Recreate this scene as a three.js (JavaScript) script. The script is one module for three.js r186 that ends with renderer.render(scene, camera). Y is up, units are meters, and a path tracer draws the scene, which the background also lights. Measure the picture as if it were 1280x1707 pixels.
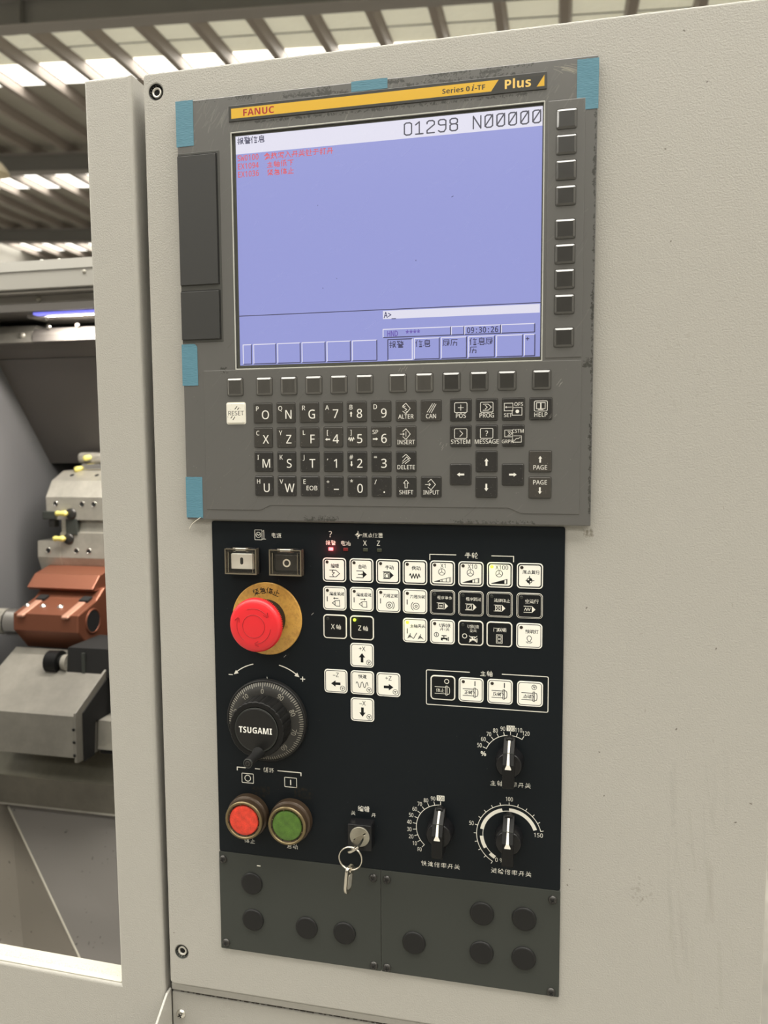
import * as THREE from 'three';
import { RoundedBoxGeometry } from 'three/addons/geometries/RoundedBoxGeometry.js';
import { mergeGeometries } from 'three/addons/utils/BufferGeometryUtils.js';
import { RectAreaLightUniformsLib } from 'three/addons/lights/RectAreaLightUniformsLib.js';

// ------------------------------------------------------------------ camera, sky, large lights, exposure
RectAreaLightUniformsLib.init();
const renderer = new THREE.WebGLRenderer({ antialias: true });
renderer.toneMapping = THREE.LinearToneMapping;
renderer.toneMappingExposure = 1.0;
renderer.shadowMap.enabled = true;
const scene = new THREE.Scene();
const Y0 = 1.72;                                    // height of the screen's top edge above the workshop floor
const camera = new THREE.PerspectiveCamera(66.96, 1280 / 1707, 0.03, 120);
camera.position.set(0.2247, 1.5028, 0.5282);
camera.rotation.set(THREE.MathUtils.degToRad(-4.803), THREE.MathUtils.degToRad(12.749), THREE.MathUtils.degToRad(-0.311), 'YXZ');
camera.focus = 0.545;
camera.userData.fStop = 10;
scene.background = new THREE.Color(0.82, 0.9, 1.0).multiplyScalar(5.2);
// roof skylight strips run across the hall; [centre z, width] (their panes are built with the ceiling)
const SKY_NITS = 7.7, SKY_COL = new THREE.Color(1.0, 0.965, 0.88);
const STRIPS = [[7.0, 0.55], [4.6, 0.55], [1.0, 1.6], [-2.2, 0.5], [-7.48, 0.48], [-10.95, 0.66], [-15.1, 0.9]];  // the wide overhead strip is unseen, placed to put highlights on the key edges
const ROOF_SLOPE = -0.06, ROOF_X = -5.3, ROOF_Y = 5.68;
const roofY = (x) => ROOF_Y + ROOF_SLOPE * (x - ROOF_X);
const ROOF_TILT = Math.atan(ROOF_SLOPE);
for (const [z, w] of STRIPS) {
  const L = new THREE.RectAreaLight(SKY_COL, SKY_NITS, 17.4, w);
  L.position.set(-3.0, roofY(-3.0) - 0.02, z); L.rotation.set(-Math.PI / 2, 0, ROOF_TILT, 'ZXY');
  L.castShadow = true; scene.add(L);
}

// ------------------------------------------------------------------ helpers
const mm = 0.001;
const P = (u, v, w = 0) => new THREE.Vector3(u * mm, Y0 - v * mm, w * mm);    // u right, v down, w out of the panel, in millimetres
const used = {};
function numbered(name) { const n = used[name] = (used[name] ?? -1) + 1; return n ? name + '_' + String(n).padStart(3, '0') : name; }
function tag(o, label, category, group) { o.userData.label = label; if (category) o.userData.category = category; if (group) o.userData.group = group; return o; }
function thing(name, pos, label, category, group) { const o = new THREE.Group(); o.name = numbered(name); o.position.copy(pos); scene.add(o); return tag(o, label, category, group); }
function part(name, geo, mat, parent, x = 0, y = 0, z = 0, label) {
  const m = new THREE.Mesh(Array.isArray(geo) ? merge(geo) : geo, mat); m.name = name; m.position.set(x * mm, y * mm, z * mm); m.castShadow = m.receiveShadow = true; parent.add(m);
  if (label) m.userData.label = label; return m;
}
function merge(list) {
  list = list.map((g) => { g = g.index ? g.toNonIndexed() : g; for (const k of Object.keys(g.attributes)) if (!['position', 'normal', 'uv'].includes(k)) g.deleteAttribute(k); return g; });
  return mergeGeometries(list);
}
const structure = (o) => { o.userData.kind = 'structure'; return o; };
function rng(seed) { let s = seed >>> 0; return () => { s = (s + 0x6d2b79f5) >>> 0; let t = Math.imul(s ^ (s >>> 15), 1 | s); t = (t + Math.imul(t ^ (t >>> 7), 61 | t)) ^ t; return ((t ^ (t >>> 14)) >>> 0) / 4294967296; }; }
// geometry in millimetres ---------------------------------------------------
function rrect(w, h, r, cx = 0, cy = 0, S = THREE.Shape) {
  const s = new S(), x = cx - w / 2, y = cy - h / 2; r = Math.max(Math.min(r, w / 2 - 0.001, h / 2 - 0.001), 0.001);
  s.moveTo(x + r, y); s.lineTo(x + w - r, y); s.absarc(x + w - r, y + r, r, -Math.PI / 2, 0); s.lineTo(x + w, y + h - r); s.absarc(x + w - r, y + h - r, r, 0, Math.PI / 2);
  s.lineTo(x + r, y + h); s.absarc(x + r, y + h - r, r, Math.PI / 2, Math.PI); s.lineTo(x, y + r); s.absarc(x + r, y + r, r, Math.PI, Math.PI * 1.5); return s;
}
function circlePath(r, cx = 0, cy = 0, S = THREE.Path) { const s = new S(); s.absarc(cx, cy, r, 0, Math.PI * 2); return s; }
// a plate from z0 to z1 with a bevelled front edge
function plate(shape, z0, z1, bevel = 0.3, seg = 6, bs = 2) {
  const g = new THREE.ExtrudeGeometry(shape, { depth: Math.max(z1 - z0 - bevel, 0.001), bevelEnabled: bevel > 0, bevelThickness: bevel, bevelSize: bevel, bevelOffset: -bevel, bevelSegments: bs, curveSegments: seg });
  g.translate(0, 0, z0); g.scale(mm, mm, mm); return g;       // (the back bevel sinks into what the plate lies on)
}
const slab = (w, h, r, z0, z1, bevel = 0.3, seg = 5, bs = 2) => plate(rrect(w, h, r), z0, z1, bevel, seg, bs);
function poly(pts, z0, z1, bevel = 0.2) { const s = new THREE.Shape(); pts.forEach(([x, y], i) => (i ? s.lineTo(x, y) : s.moveTo(x, y))); s.closePath(); return plate(s, z0, z1, bevel); }
function box(w, h, d, x = 0, y = 0, z = 0, r = 0) { const g = r ? new RoundedBoxGeometry(w * mm, h * mm, d * mm, 3, r * mm) : new THREE.BoxGeometry(w * mm, h * mm, d * mm); g.translate(x * mm, y * mm, z * mm); return g; }
// turned part around the z axis: profile of [radius, z]
function turned(profile, seg = 40) { const g = new THREE.LatheGeometry(profile.map(([r, z]) => new THREE.Vector2(Math.max(r, 0.0001) * mm, z * mm)), seg); g.rotateX(Math.PI / 2); return g; }
function sharp(g) { const n = g.toNonIndexed ? (g.index ? g.toNonIndexed() : g) : g; n.computeVertexNormals(); return n; }
// flat uv: local x, y (metres) plus the part's centre (mm) mapped into the rectangle [u0, v0, u1, v1] (mm)
function uvIn(g, cu, cv, [u0, v0, u1, v1]) {
  const p = g.attributes.position, uv = new Float32Array(p.count * 2);
  for (let i = 0; i < p.count; i++) { uv[2 * i] = (cu + p.getX(i) / mm - u0) / (u1 - u0); uv[2 * i + 1] = 1 - (cv - p.getY(i) / mm - v0) / (v1 - v0); }
  g.setAttribute('uv', new THREE.BufferAttribute(uv, 2)); return g;
}
function boxUV(g) {     // uv in metres by the largest normal axis
  const p = g.attributes.position, n = g.attributes.normal, uv = new Float32Array(p.count * 2);
  for (let i = 0; i < p.count; i++) {
    const a = Math.abs(n.getX(i)), b = Math.abs(n.getY(i)), c = Math.abs(n.getZ(i)), x = p.getX(i), y = p.getY(i), z = p.getZ(i);
    uv[2 * i] = a > b && a > c ? z : x; uv[2 * i + 1] = b >= a && b >= c ? z : y;
  }
  g.setAttribute('uv', new THREE.BufferAttribute(uv, 2)); return g;
}
// textures -------------------------------------------------------------------
function canvasFor(rect, scale, bg) {
  const c = document.createElement('canvas'); c.width = Math.round((rect[2] - rect[0]) * scale); c.height = Math.round((rect[3] - rect[1]) * scale);
  const x = c.getContext('2d'); if (bg) { x.fillStyle = bg; x.fillRect(0, 0, c.width, c.height); }
  x.scale(c.width / (rect[2] - rect[0]), c.height / (rect[3] - rect[1])); x.translate(-rect[0], -rect[1]); x.lineCap = 'round'; x.lineJoin = 'round'; return [c, x];
}
function asTexture(c, srgb = true) { const t = new THREE.CanvasTexture(c); if (srgb) t.colorSpace = THREE.SRGBColorSpace; t.magFilter = THREE.LinearFilter; t.anisotropy = 8; return t; }
function tileNoise(seed, octaves) {     // tileable gradient noise: octaves of [cells, weight]
  const r = rng(seed), layers = octaves.map(([n, w]) => { const g = new Float32Array(n * n * 2); for (let i = 0; i < n * n; i++) { const a = r() * 6.2832; g[2 * i] = Math.cos(a); g[2 * i + 1] = Math.sin(a); } return [n, w, g]; });
  const f = (t) => t * t * t * (t * (t * 6 - 15) + 10);
  return (u, v) => {
    let s = 0;
    for (const [n, w, g] of layers) {
      const x = u * n, y = v * n, i = Math.floor(x), j = Math.floor(y), a = x - i, b = y - j;
      const d = (p, q) => { const k = ((((j + q) % n) + n) % n * n + (((i + p) % n) + n) % n) * 2; return g[k] * (a - p) + g[k + 1] * (b - q); };
      const A = f(a), B = f(b); s += w * ((d(0, 0) * (1 - A) + d(1, 0) * A) * (1 - B) + (d(0, 1) * (1 - A) + d(1, 1) * A) * B);
    }
    return s;
  };
}
function noiseTexture(size, seed, octaves, map, repeat) {
  const n = tileNoise(seed, octaves), data = new Uint8Array(size * size * 4);
  for (let y = 0; y < size; y++) for (let x = 0; x < size; x++) { const v = map(n(x / size, y / size)), o = (y * size + x) * 4; for (let c = 0; c < 3; c++) data[o + c] = Math.max(0, Math.min(255, Array.isArray(v) ? v[c] : v)); data[o + 3] = 255; }
  const t = new THREE.DataTexture(data, size, size); t.wrapS = t.wrapT = THREE.RepeatWrapping; t.magFilter = THREE.LinearFilter; t.repeat.set(repeat, repeat); t.needsUpdate = true; return t;
}
const std = (o) => new THREE.MeshStandardMaterial(o), phys = (o) => new THREE.MeshPhysicalMaterial(o);
const lin = (r, g, b) => new THREE.Color().setRGB(r, g, b);

// ------------------------------------------------------------------ materials
const paintBump = noiseTexture(1024, 7, [[88, 1], [160, 0.9], [9, 0.2]], (v) => 128 + 120 * v, 1 / 0.11);     // powder coat, one tile is 110 mm
const fineBump = noiseTexture(512, 11, [[90, 1], [200, 0.5]], (v) => 128 + 120 * v, 1 / 0.06);
const metalStain = noiseTexture(512, 21, [[4, 1], [9, 0.7], [30, 0.35], [90, 0.2]], (v) => { const k = 212 + 36 * v; return [k, k, k * 0.98]; }, 1 / 0.5);
metalStain.colorSpace = THREE.SRGBColorSpace;
const M = {
  paint: std({ color: lin(0.405, 0.392, 0.36), roughness: 0.3, bumpMap: paintBump, bumpScale: 0.000135 }),
  paintDark: std({ color: lin(0.33, 0.31, 0.28), roughness: 0.5, bumpMap: paintBump, bumpScale: 0.00018 }),
  sheetEdge: std({ color: lin(0.6, 0.57, 0.48), roughness: 0.4 }),
  chamber: std({ color: lin(0.29, 0.275, 0.25), roughness: 0.42, map: metalStain }),
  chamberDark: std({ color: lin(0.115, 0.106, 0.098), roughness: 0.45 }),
  steel: std({ color: lin(0.66, 0.63, 0.575), roughness: 0.36, metalness: 0.5, map: metalStain }),
  bright: std({ color: lin(0.75, 0.73, 0.68), roughness: 0.22, metalness: 1 }),
  chrome: std({ color: lin(0.82, 0.8, 0.75), roughness: 0.16, metalness: 1 }),
  copper: std({ color: lin(0.24, 0.088, 0.05), roughness: 0.38, metalness: 0.45 }),
  brass: std({ color: lin(0.78, 0.7, 0.2), roughness: 0.35, metalness: 0.1 }),
  black: phys({ color: lin(0.008, 0.008, 0.008), roughness: 0.42, specularIntensity: 0.45 }),
  blackMatt: phys({ color: lin(0.011, 0.011, 0.011), roughness: 0.5, specularIntensity: 0.6 }),
  blackGloss: phys({ color: lin(0.008, 0.008, 0.009), roughness: 0.24, specularIntensity: 0.7 }),
  hole: std({ color: lin(0.006, 0.006, 0.006), roughness: 0.8 }),
  plate: phys({ color: lin(0.042, 0.046, 0.041), roughness: 0.5, specularIntensity: 0.55, bumpMap: fineBump, bumpScale: 0.00003 }),
  screwBlack: std({ color: lin(0.05, 0.048, 0.045), roughness: 0.3, metalness: 0.6 }),
  roof: std({ color: lin(0.62, 0.59, 0.52), roughness: 0.6 }),
  rib: std({ color: lin(0.29, 0.25, 0.22), roughness: 0.6 }),
  beam: std({ color: lin(0.17, 0.165, 0.155), roughness: 0.6 }),
  flange: std({ color: lin(0.27, 0.25, 0.235), roughness: 0.6 }),
};
// ------------------------------------------------------------------ lettering
// Chinese characters as pen strokes on a 10 x 10 grid: each word is one stroke, each pair of digits a point (x, y from the top left)
const GLYPH = {
  主: '4152 1383 2686 0999 5359', 轴: '0242 2005 0545 2429 0747 5393995953 7079 5696', 报: '0343 2029 2918 0646 5159 518184 8464 5585 8559 6599',
  警: '0141 1012 3032 1245 1333 6053 5292 8264 6295 0595 2686 2777 288889 8929 2928', 信: '2004 1319 5161 4292 5484 5686 5888895958', 息: '5041 2181862621 2383 2585 1708 37398987 5667 8798',
  历: '1191 111509 358589 8978 5339', 履: '118183 1383 111609 3436 2749 5594 5696 6686 5788 8559', 编: '200343 430646 0848 6061 519194 9454 515549 565999 5696 6669 8689 5898', 辑: '0242 2005 0545 2429 0747 5080825250 4393 5359 8389 5585 5787 4989',
  自: '5041 2282892922 2484 2686', 动: '0141 0444 240747 3648 539399 9988 7059', 手: '7121 1383 0595 5159 5948', 微: '2004 3205 1519 4043 6063 4363 4565 4648 6567 7054 7392 8275 7599', 轮: '0242 2005 0545 2429 0747 7054 7094 656999 8567',
  原: '1191 111609 5243 4383864643 4484 6669 4739 8799', 点: '5054 5282 2484872724 1809 3839 5859 8899', 位: '2004 1319 5161 4292 5467 8467 4999', 置: '1080821210 4042 6062 1393 5254 3484883834 3686 1999 1519', 复: '3012 2191 2383862623 2484 4618 3787 8709 4799', 归: '1115 303519 518189 8959 5585',
  电: '2181862621 2383 5059 5999 9997', 源: '0112 0314 0926 3191 313729 6253 5383865653 5585 7679 5849 8899', 池: '0112 0314 0926 34949787 6067 42489997', 紧: '1114 3015 5191 9154 6295 5536 3676 7637 2788 5859 3719 7799', 急: '3013 3272 7254 238386 8626 2585 1708 37398987 5667 8798',
  停: '2004 1319 5161 4292 5383855553 4796 4648 9698 5888 7879', 止: '5059 5494 2429 0999', 尾: '118184 8414 111609 8536 3787 2898 5659 5999 9997', 座: '5051 1292 121609 3426 3445 7466 7485 5359 3787 2999', 前: '2031 7061 1292 2429 245459 2656 2757 7478 9499 9988',
  进: '1021 0424 242709 2799 4292 3595 5148 8088', 退: '1021 0424 242709 2799 518184 8454 5158 5383 5878 6598', 后: '7021 212509 2191 2494 3686893936', 刀: '118189 8978 4119', 塔: '0333 2028 0837 4191 5052 8082 6335 6395 5575 5787895957', 正: '1191 5159 5585 2529 0999', 转: '0242 2005 0545 2429 0747 5191 4494 7047 4787 8767 6889', 反: '7011 111609 3484 8439 4499',
  程: '4011 0343 2029 2306 2346 5080835350 5595 5787 4999 7559', 序: '5051 1292 121609 347455 368675 5659 5948', 单: '2031 7061 2282862622 2484 0797 5259', 步: '4044 4272 2124 0494 5457 3526 7586 8719', 跳: '0030330300 1338 0509 0848 1636 605639 80868999 9997 4153 4755 9183 8495', 过: '1021 0424 242709 2799 4393 7079 7968 5466',
  选: '1021 0424 242709 2799 5042 4292 3595 7055 5547 75789897', 择: '0343 2029 2918 0646 519154 5194 5595 4797 7459', 空: '5051 121392 9293 3415 6485 2686 5659 1999', 运: '1021 0424 242709 2799 4181 3494 6447 4787 7698', 行: '2003 3105 1519 5191 4494 7479 7968', 夹: '1191 2334 8373 0595 5055 5509 5599', 头: '3142 1444 0696 6065 6509 6598', 切: '0433 1017 1738 519199 9988 7149', 削: '2023 0012 4032 0409 044449 0646 6167 9099 9988', 液: '0112 0314 0926 6061 3191 5035 4449 8165 7494 9459 6499',
  开: '2181 0595 3135 3509 7179', 关: '2031 7061 1393 0696 5356 5609 5699', 全: '5014 5094 2585 2777 1999 5559', 门: '1021 1219 319199 9988', 联: '0141 1117 3119 1333 1535 0746 5061 9081 5393 4696 7376 7649 7699', 锁: '2004 1242 1444 0646 2428 2847 7053 5051 9081 5393 5357 9397 7446 7659 7699', 照: '0131350501 0333 518184 8474 6154 5585875755 0809 3839 5859 8899', 明: '0131370701 0434 515639 519199 9988 5393 5696', 灯: '0214 4233 2026 2609 2648 5191 7179 7968', 快: '0214 2029 3243 528285 4595 706549 6599', 速: '1021 0424 242709 2799 3292 438385 8545 4543 6068 6648 6698',
  循: '2003 3105 1519 9051 515539 5292 7274 6484896964 6686', 环: '0141 0444 0848 2128 5191 7145 7279 7496', 启: '5051 218184 8424 212609 3686893936', 倍: '2004 1319 5161 4191 5254 8274 3494 5686895956', 率: '5051 1191 4133 3363 5235 3565 0213 9283 0514 9584 0797 5659', 给: '200343 430646 0848 7044 7094 5676 5787895957', 写: '1312 1191 9193 4345 4282 3575 7589 8979 0767', 参: '4022 2272 0393 5014 5098 5536 6628 7719', 数: '2026 0444 1133 4113 2608 1648 1709 6053 5292 8265 6299', 入: '3052 5209 5299', 处: '2004 1242 4228 1429 2999 7077 7294', 于: '2181 0494 4148 4828', 打: '0343 2029 2918 0646 5191 7179 7968', 低: '2004 1319 8041 4149 4967 4594 6099', 下: '0191 5159 5375',
};
const ADV = { ascii: 0.56 };
function zh(x, str, cu, cv, size, color = '#e9e7df', opt = {}) {     // centred lettering, Chinese or Latin mixed
  const gap = opt.gap ?? size * 0.1, wid = [...str].map((c) => (GLYPH[c] ? size : size * (c === ' ' ? 0.35 : 0.6))), total = wid.reduce((a, b) => a + b, 0) + gap * (str.length - 1);
  let px = opt.left ? cu : cu - total / 2; x.strokeStyle = x.fillStyle = color; x.lineWidth = size * (opt.weight ?? 0.095);
  [...str].forEach((c, i) => {
    if (GLYPH[c]) for (const s of GLYPH[c].split(' ')) { if (s.length < 4) continue; x.beginPath(); for (let k = 0; k + 1 < s.length; k += 2) { const X = px + (+s[k] + 0.5) * size / 10, Y = cv - size / 2 + (+s[k + 1] + 0.5) * size / 10; k ? x.lineTo(X, Y) : x.moveTo(X, Y); } x.stroke(); }
    else if (c !== ' ') latin(x, c, px + wid[i] / 2, cv, size * 0.86, color, opt.bold);
    px += wid[i] + gap;
  });
}
function latin(x, str, cu, cv, size, color, bold, align = 'center', family = 'sans-serif', stretch = 1) {     // size: cap height times 1.4
  x.save(); x.fillStyle = color; x.font = (bold ? 'bold ' : '') + '100px ' + family; x.textAlign = align; x.textBaseline = 'alphabetic';
  x.translate(cu, cv + size * 0.36); x.scale(size / 100 * stretch, size / 100); x.fillText(str, 0, 0); x.restore();
}
// pen path in millimetres around (cu, cv): "x,y x,y" runs separated by ; — a run that ends with * is filled, with o closed
function pen(x, d, cu, cv, lw, color, s = 1) {
  x.strokeStyle = x.fillStyle = color; x.lineWidth = lw;
  for (let run of d.split(';')) {
    run = run.trim(); const fill = run.endsWith('*'), close = run.endsWith('o'); if (fill || close) run = run.slice(0, -1).trim();
    x.beginPath(); run.split(/\s+/).forEach((p, i) => { const [a, b] = p.split(',').map(Number); i ? x.lineTo(cu + a * s, cv + b * s) : x.moveTo(cu + a * s, cv + b * s); });
    if (fill) { x.closePath(); x.fill(); } else { if (close) x.closePath(); x.stroke(); }
  }
}
function ring(x, cu, cv, r, lw, color, a0 = 0, a1 = Math.PI * 2) { x.strokeStyle = color; x.lineWidth = lw; x.beginPath(); x.arc(cu, cv, r, a0, a1); x.stroke(); }
function disc(x, cu, cv, r, color) { x.fillStyle = color; x.beginPath(); x.arc(cu, cv, r, 0, 7); x.fill(); }
function rr(x, cu, cv, w, h, r, fill, stroke, lw) { x.beginPath(); x.roundRect(cu - w / 2, cv - h / 2, w, h, r); if (fill) { x.fillStyle = fill; x.fill(); } if (stroke) { x.strokeStyle = stroke; x.lineWidth = lw; x.stroke(); } }
// ------------------------------------------------------------------ the hall
{
  const floorTex = noiseTexture(512, 31, [[5, 1], [17, 0.6], [60, 0.3]], (v) => { const k = 150 + 40 * v; return [k, k * 0.98, k * 0.93]; }, 1 / 4); floorTex.colorSpace = THREE.SRGBColorSpace;
  const hall = std({ color: lin(0.62, 0.6, 0.55), roughness: 0.8 }), conc = std({ color: lin(0.95, 0.95, 0.95), roughness: 0.55, map: floorTex });
  const slabAt = (name, w, h, d, x, y, z, m) => structure(part(name, boxUV(box(w * 1e3, h * 1e3, d * 1e3)), m, scene, x * 1e3, y * 1e3, z * 1e3));
  slabAt('floor', 18.6, 0.2, 38, -3, -0.1, -2, conc);
  slabAt('wall_back', 18.6, 6.6, 0.2, -3, 3.1, -20.1, std({ color: lin(0.2, 0.19, 0.17), roughness: 0.8 })); slabAt('wall_front', 18.6, 6.6, 0.2, -3, 3.1, 16.6, hall);
  slabAt('wall_left', 0.2, 6.6, 37, -12.1, 3.1, -2, hall); slabAt('wall_right', 0.2, 5.6, 37, 6.1, 2.6, -2, hall);
  const roof = new THREE.Group(); roof.name = 'ceiling'; roof.position.set(ROOF_X, ROOF_Y, 0); roof.rotation.z = ROOF_TILT; scene.add(roof); structure(roof);
  const foil = noiseTexture(512, 41, [[14, 1], [40, 0.5]], (v) => 128 + 120 * v, 1 / 0.9);
  const pan = std({ color: lin(0.34, 0.32, 0.275), roughness: 0.5, bumpMap: foil, bumpScale: 0.006 });
  const fibre = phys({ color: lin(0.64, 0.6, 0.5), roughness: 1, transmission: 0.5, thickness: 0, side: THREE.DoubleSide, bumpMap: foil, bumpScale: 0.006 });
  const pane = std({ color: lin(0.8, 0.8, 0.75), roughness: 0.6, emissive: new THREE.Color(1, 0.965, 0.88), emissiveIntensity: 2.6 });
  const X0 = -7.0, X1 = 11.6, P0 = 0.565, ORIG = 0.45;                    // local x of the ribs: ORIG + k * P0
  const segs = [[-3.75, -6.94, fibre], [-6.94, -7.24, fibre], [-7.24, -7.72, pane, 'skylight_pane'], [-7.72, -10.62, pan], [-10.62, -11.28, pane, 'skylight_pane'], [-11.28, -14.65, pan], [-14.65, -15.55, pane, 'skylight_pane'], [-15.55, -20, pan]];
  const geoBySeg = segs.map(([a, b]) => boxUV(box((P0 - 0.004) * 1e3, 12, (a - b) * 1e3)));
  const lapGeo = box(P0 * 1e3, 6, 14), ribShape = new THREE.Shape(); [[-0.058, 0.004], [0.058, 0.004], [0.036, -0.108], [-0.036, -0.108]].forEach(([x, y], i) => (i ? ribShape.lineTo(x, y) : ribShape.moveTo(x, y)));
  const ribGeo = new THREE.ExtrudeGeometry(ribShape, { depth: 17, bevelEnabled: false }); ribGeo.translate(0, 0, -20);
  for (let k = -13; k <= 19; k++) {
    const x = ORIG + k * P0;
    part('roof_rib', ribGeo, M.rib, roof, x * 1e3, 0, 0); part('lap_joint', lapGeo, M.beam, roof, (x + P0 / 2) * 1e3, -2, -6940);
    segs.forEach(([a, b, m, n], i) => part(n ?? 'roof_panel', geoBySeg[i], m, roof, (x + P0 / 2) * 1e3, 6, (a + b) / 2 * 1e3));
  }
  // the roof beyond the part in view: one sheet and one pane per bay, the widest pane added for key highlights
  const W = X1 - X0;
  const zs = STRIPS.filter(([z]) => z > -5).sort((a, b) => a[0] - b[0]);
  let z = -3.75;
  for (const [c, w] of [...zs, [16.8, 0]]) {
    const a = z, b = c - w / 2; if (b > a) part('roof_panel', box(W * 1e3, 12, (b - a) * 1e3), pan, roof, (X0 + W / 2) * 1e3, 6, (a + b) / 2 * 1e3);
    if (w) part('skylight_pane', box(W * 1e3, 12, w * 1e3), pane, roof, (X0 + W / 2) * 1e3, 6, c * 1e3);
    z = c + w / 2;
  }
  for (const zb of [-5.89, -9.5, -13.35, -17.2, -3.0, 2.4, 5.8, 9.2, 12.8]) {
    const b = new THREE.Group(); b.name = 'roof_beam'; b.position.set(X0 + W / 2, 0, zb); roof.add(b);
    part('web', box(W * 1e3, 238, 12, 0, -240, 0), M.beam, b); part('flange', box(W * 1e3, 12, 160, 0, -364, 0, 2), M.flange, b); part('flange', box(W * 1e3, 12, 160, 0, -122, 0, 2), M.flange, b);
    for (const sx of [-2.55, -1.5, 2.4]) part('stiffener', box(10, 226, 70, 0, -242, 40), M.beam, b, sx * 1e3);
  }
  const lamp = thing('pendant_lamp', new THREE.Vector3(-7.0, 5.067, -8.5), 'cream bell-shaped factory lamp hanging below the second roof beam at the left edge', 'lamp');
  const cream = std({ color: lin(0.7, 0.62, 0.46), roughness: 0.4 });
  const bell = turned([[0, 190], [40, 190], [60, 175], [120, 130], [175, 60], [200, 0], [195, 0], [170, 55], [116, 125], [50, 165], [0, 168]], 36); bell.rotateX(-Math.PI / 2); part('shade', bell, cream, lamp);
  part('socket', box(60, 70, 60, 0, 222, 0, 8), M.flange, lamp); const rodG = new THREE.CylinderGeometry(0.008, 0.008, 0.62, 10); rodG.translate(0, 0.565, 0); part('rod', rodG, M.beam, lamp);
}

// ------------------------------------------------------------------ the machine's front casing, the console cabinet, the cover below it
{
  const c = thing('machine_casing', P(-98, 1720, 0), 'light grey textured upright post and lower band framing the open machine on the left', 'machine casing');
  const at = (pts, z0, z1, b) => { const s = new THREE.Shape(); pts.forEach(([u, v], i) => (i ? s.lineTo(u + 98, 1720 - v) : s.moveTo(u + 98, 1720 - v))); s.closePath(); return boxUV(plate(s, z0, z1, b, 6, 5)); };
  part('front_sheet', at([[-118.6, -52], [-80.8, -52], [-76, 640], [-76, 900], [-430, 900], [-430, 641], [-114.6, 647.5]].reverse(), -19, 0, 2.8), M.paint, c);
  part('side_return', at([[-110, -51], [-80.8, -51], [-76, 640], [-76, 900], [-110, 900]].reverse(), -62, -18, 0), M.paint, c);
  part('skirt', boxUV(box(330, 820, 60, -78 - 98, 410, -40)), M.paint, c);
  const chips = canvasFor([0, 0, 120, 20], 6, '#d2cfc2'), x = chips[1], r = rng(5);
  for (let i = 0; i < 900; i++) { x.fillStyle = ['#8d8360', '#5f573c', '#e8e2c8', '#a7a283'][i % 4]; x.globalAlpha = 0.25 + 0.6 * r(); x.fillRect(r() * 120, 6 + 14 * r() * r(), 0.15 + 0.6 * r(), 0.12 + 0.35 * r()); }
  const st = asTexture(chips[0]); st.wrapS = THREE.RepeatWrapping;
  const lip = box(310, 1.2, 18); const lu = lip.attributes.uv, lp = lip.attributes.position; for (let i = 0; i < lu.count; i++) lu.setXY(i, lp.getX(i) / 0.12, (lp.getZ(i) + 0.009) / 0.018);
  const sill = part('sill', lip, std({ color: lin(0.82, 0.82, 0.82), roughness: 0.45, map: st }), c, -270 + 98, 1720 - 644.1, -10.5, 'cream sill strewn with fine metal chips'); sill.rotation.z = -0.0205;
}
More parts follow.
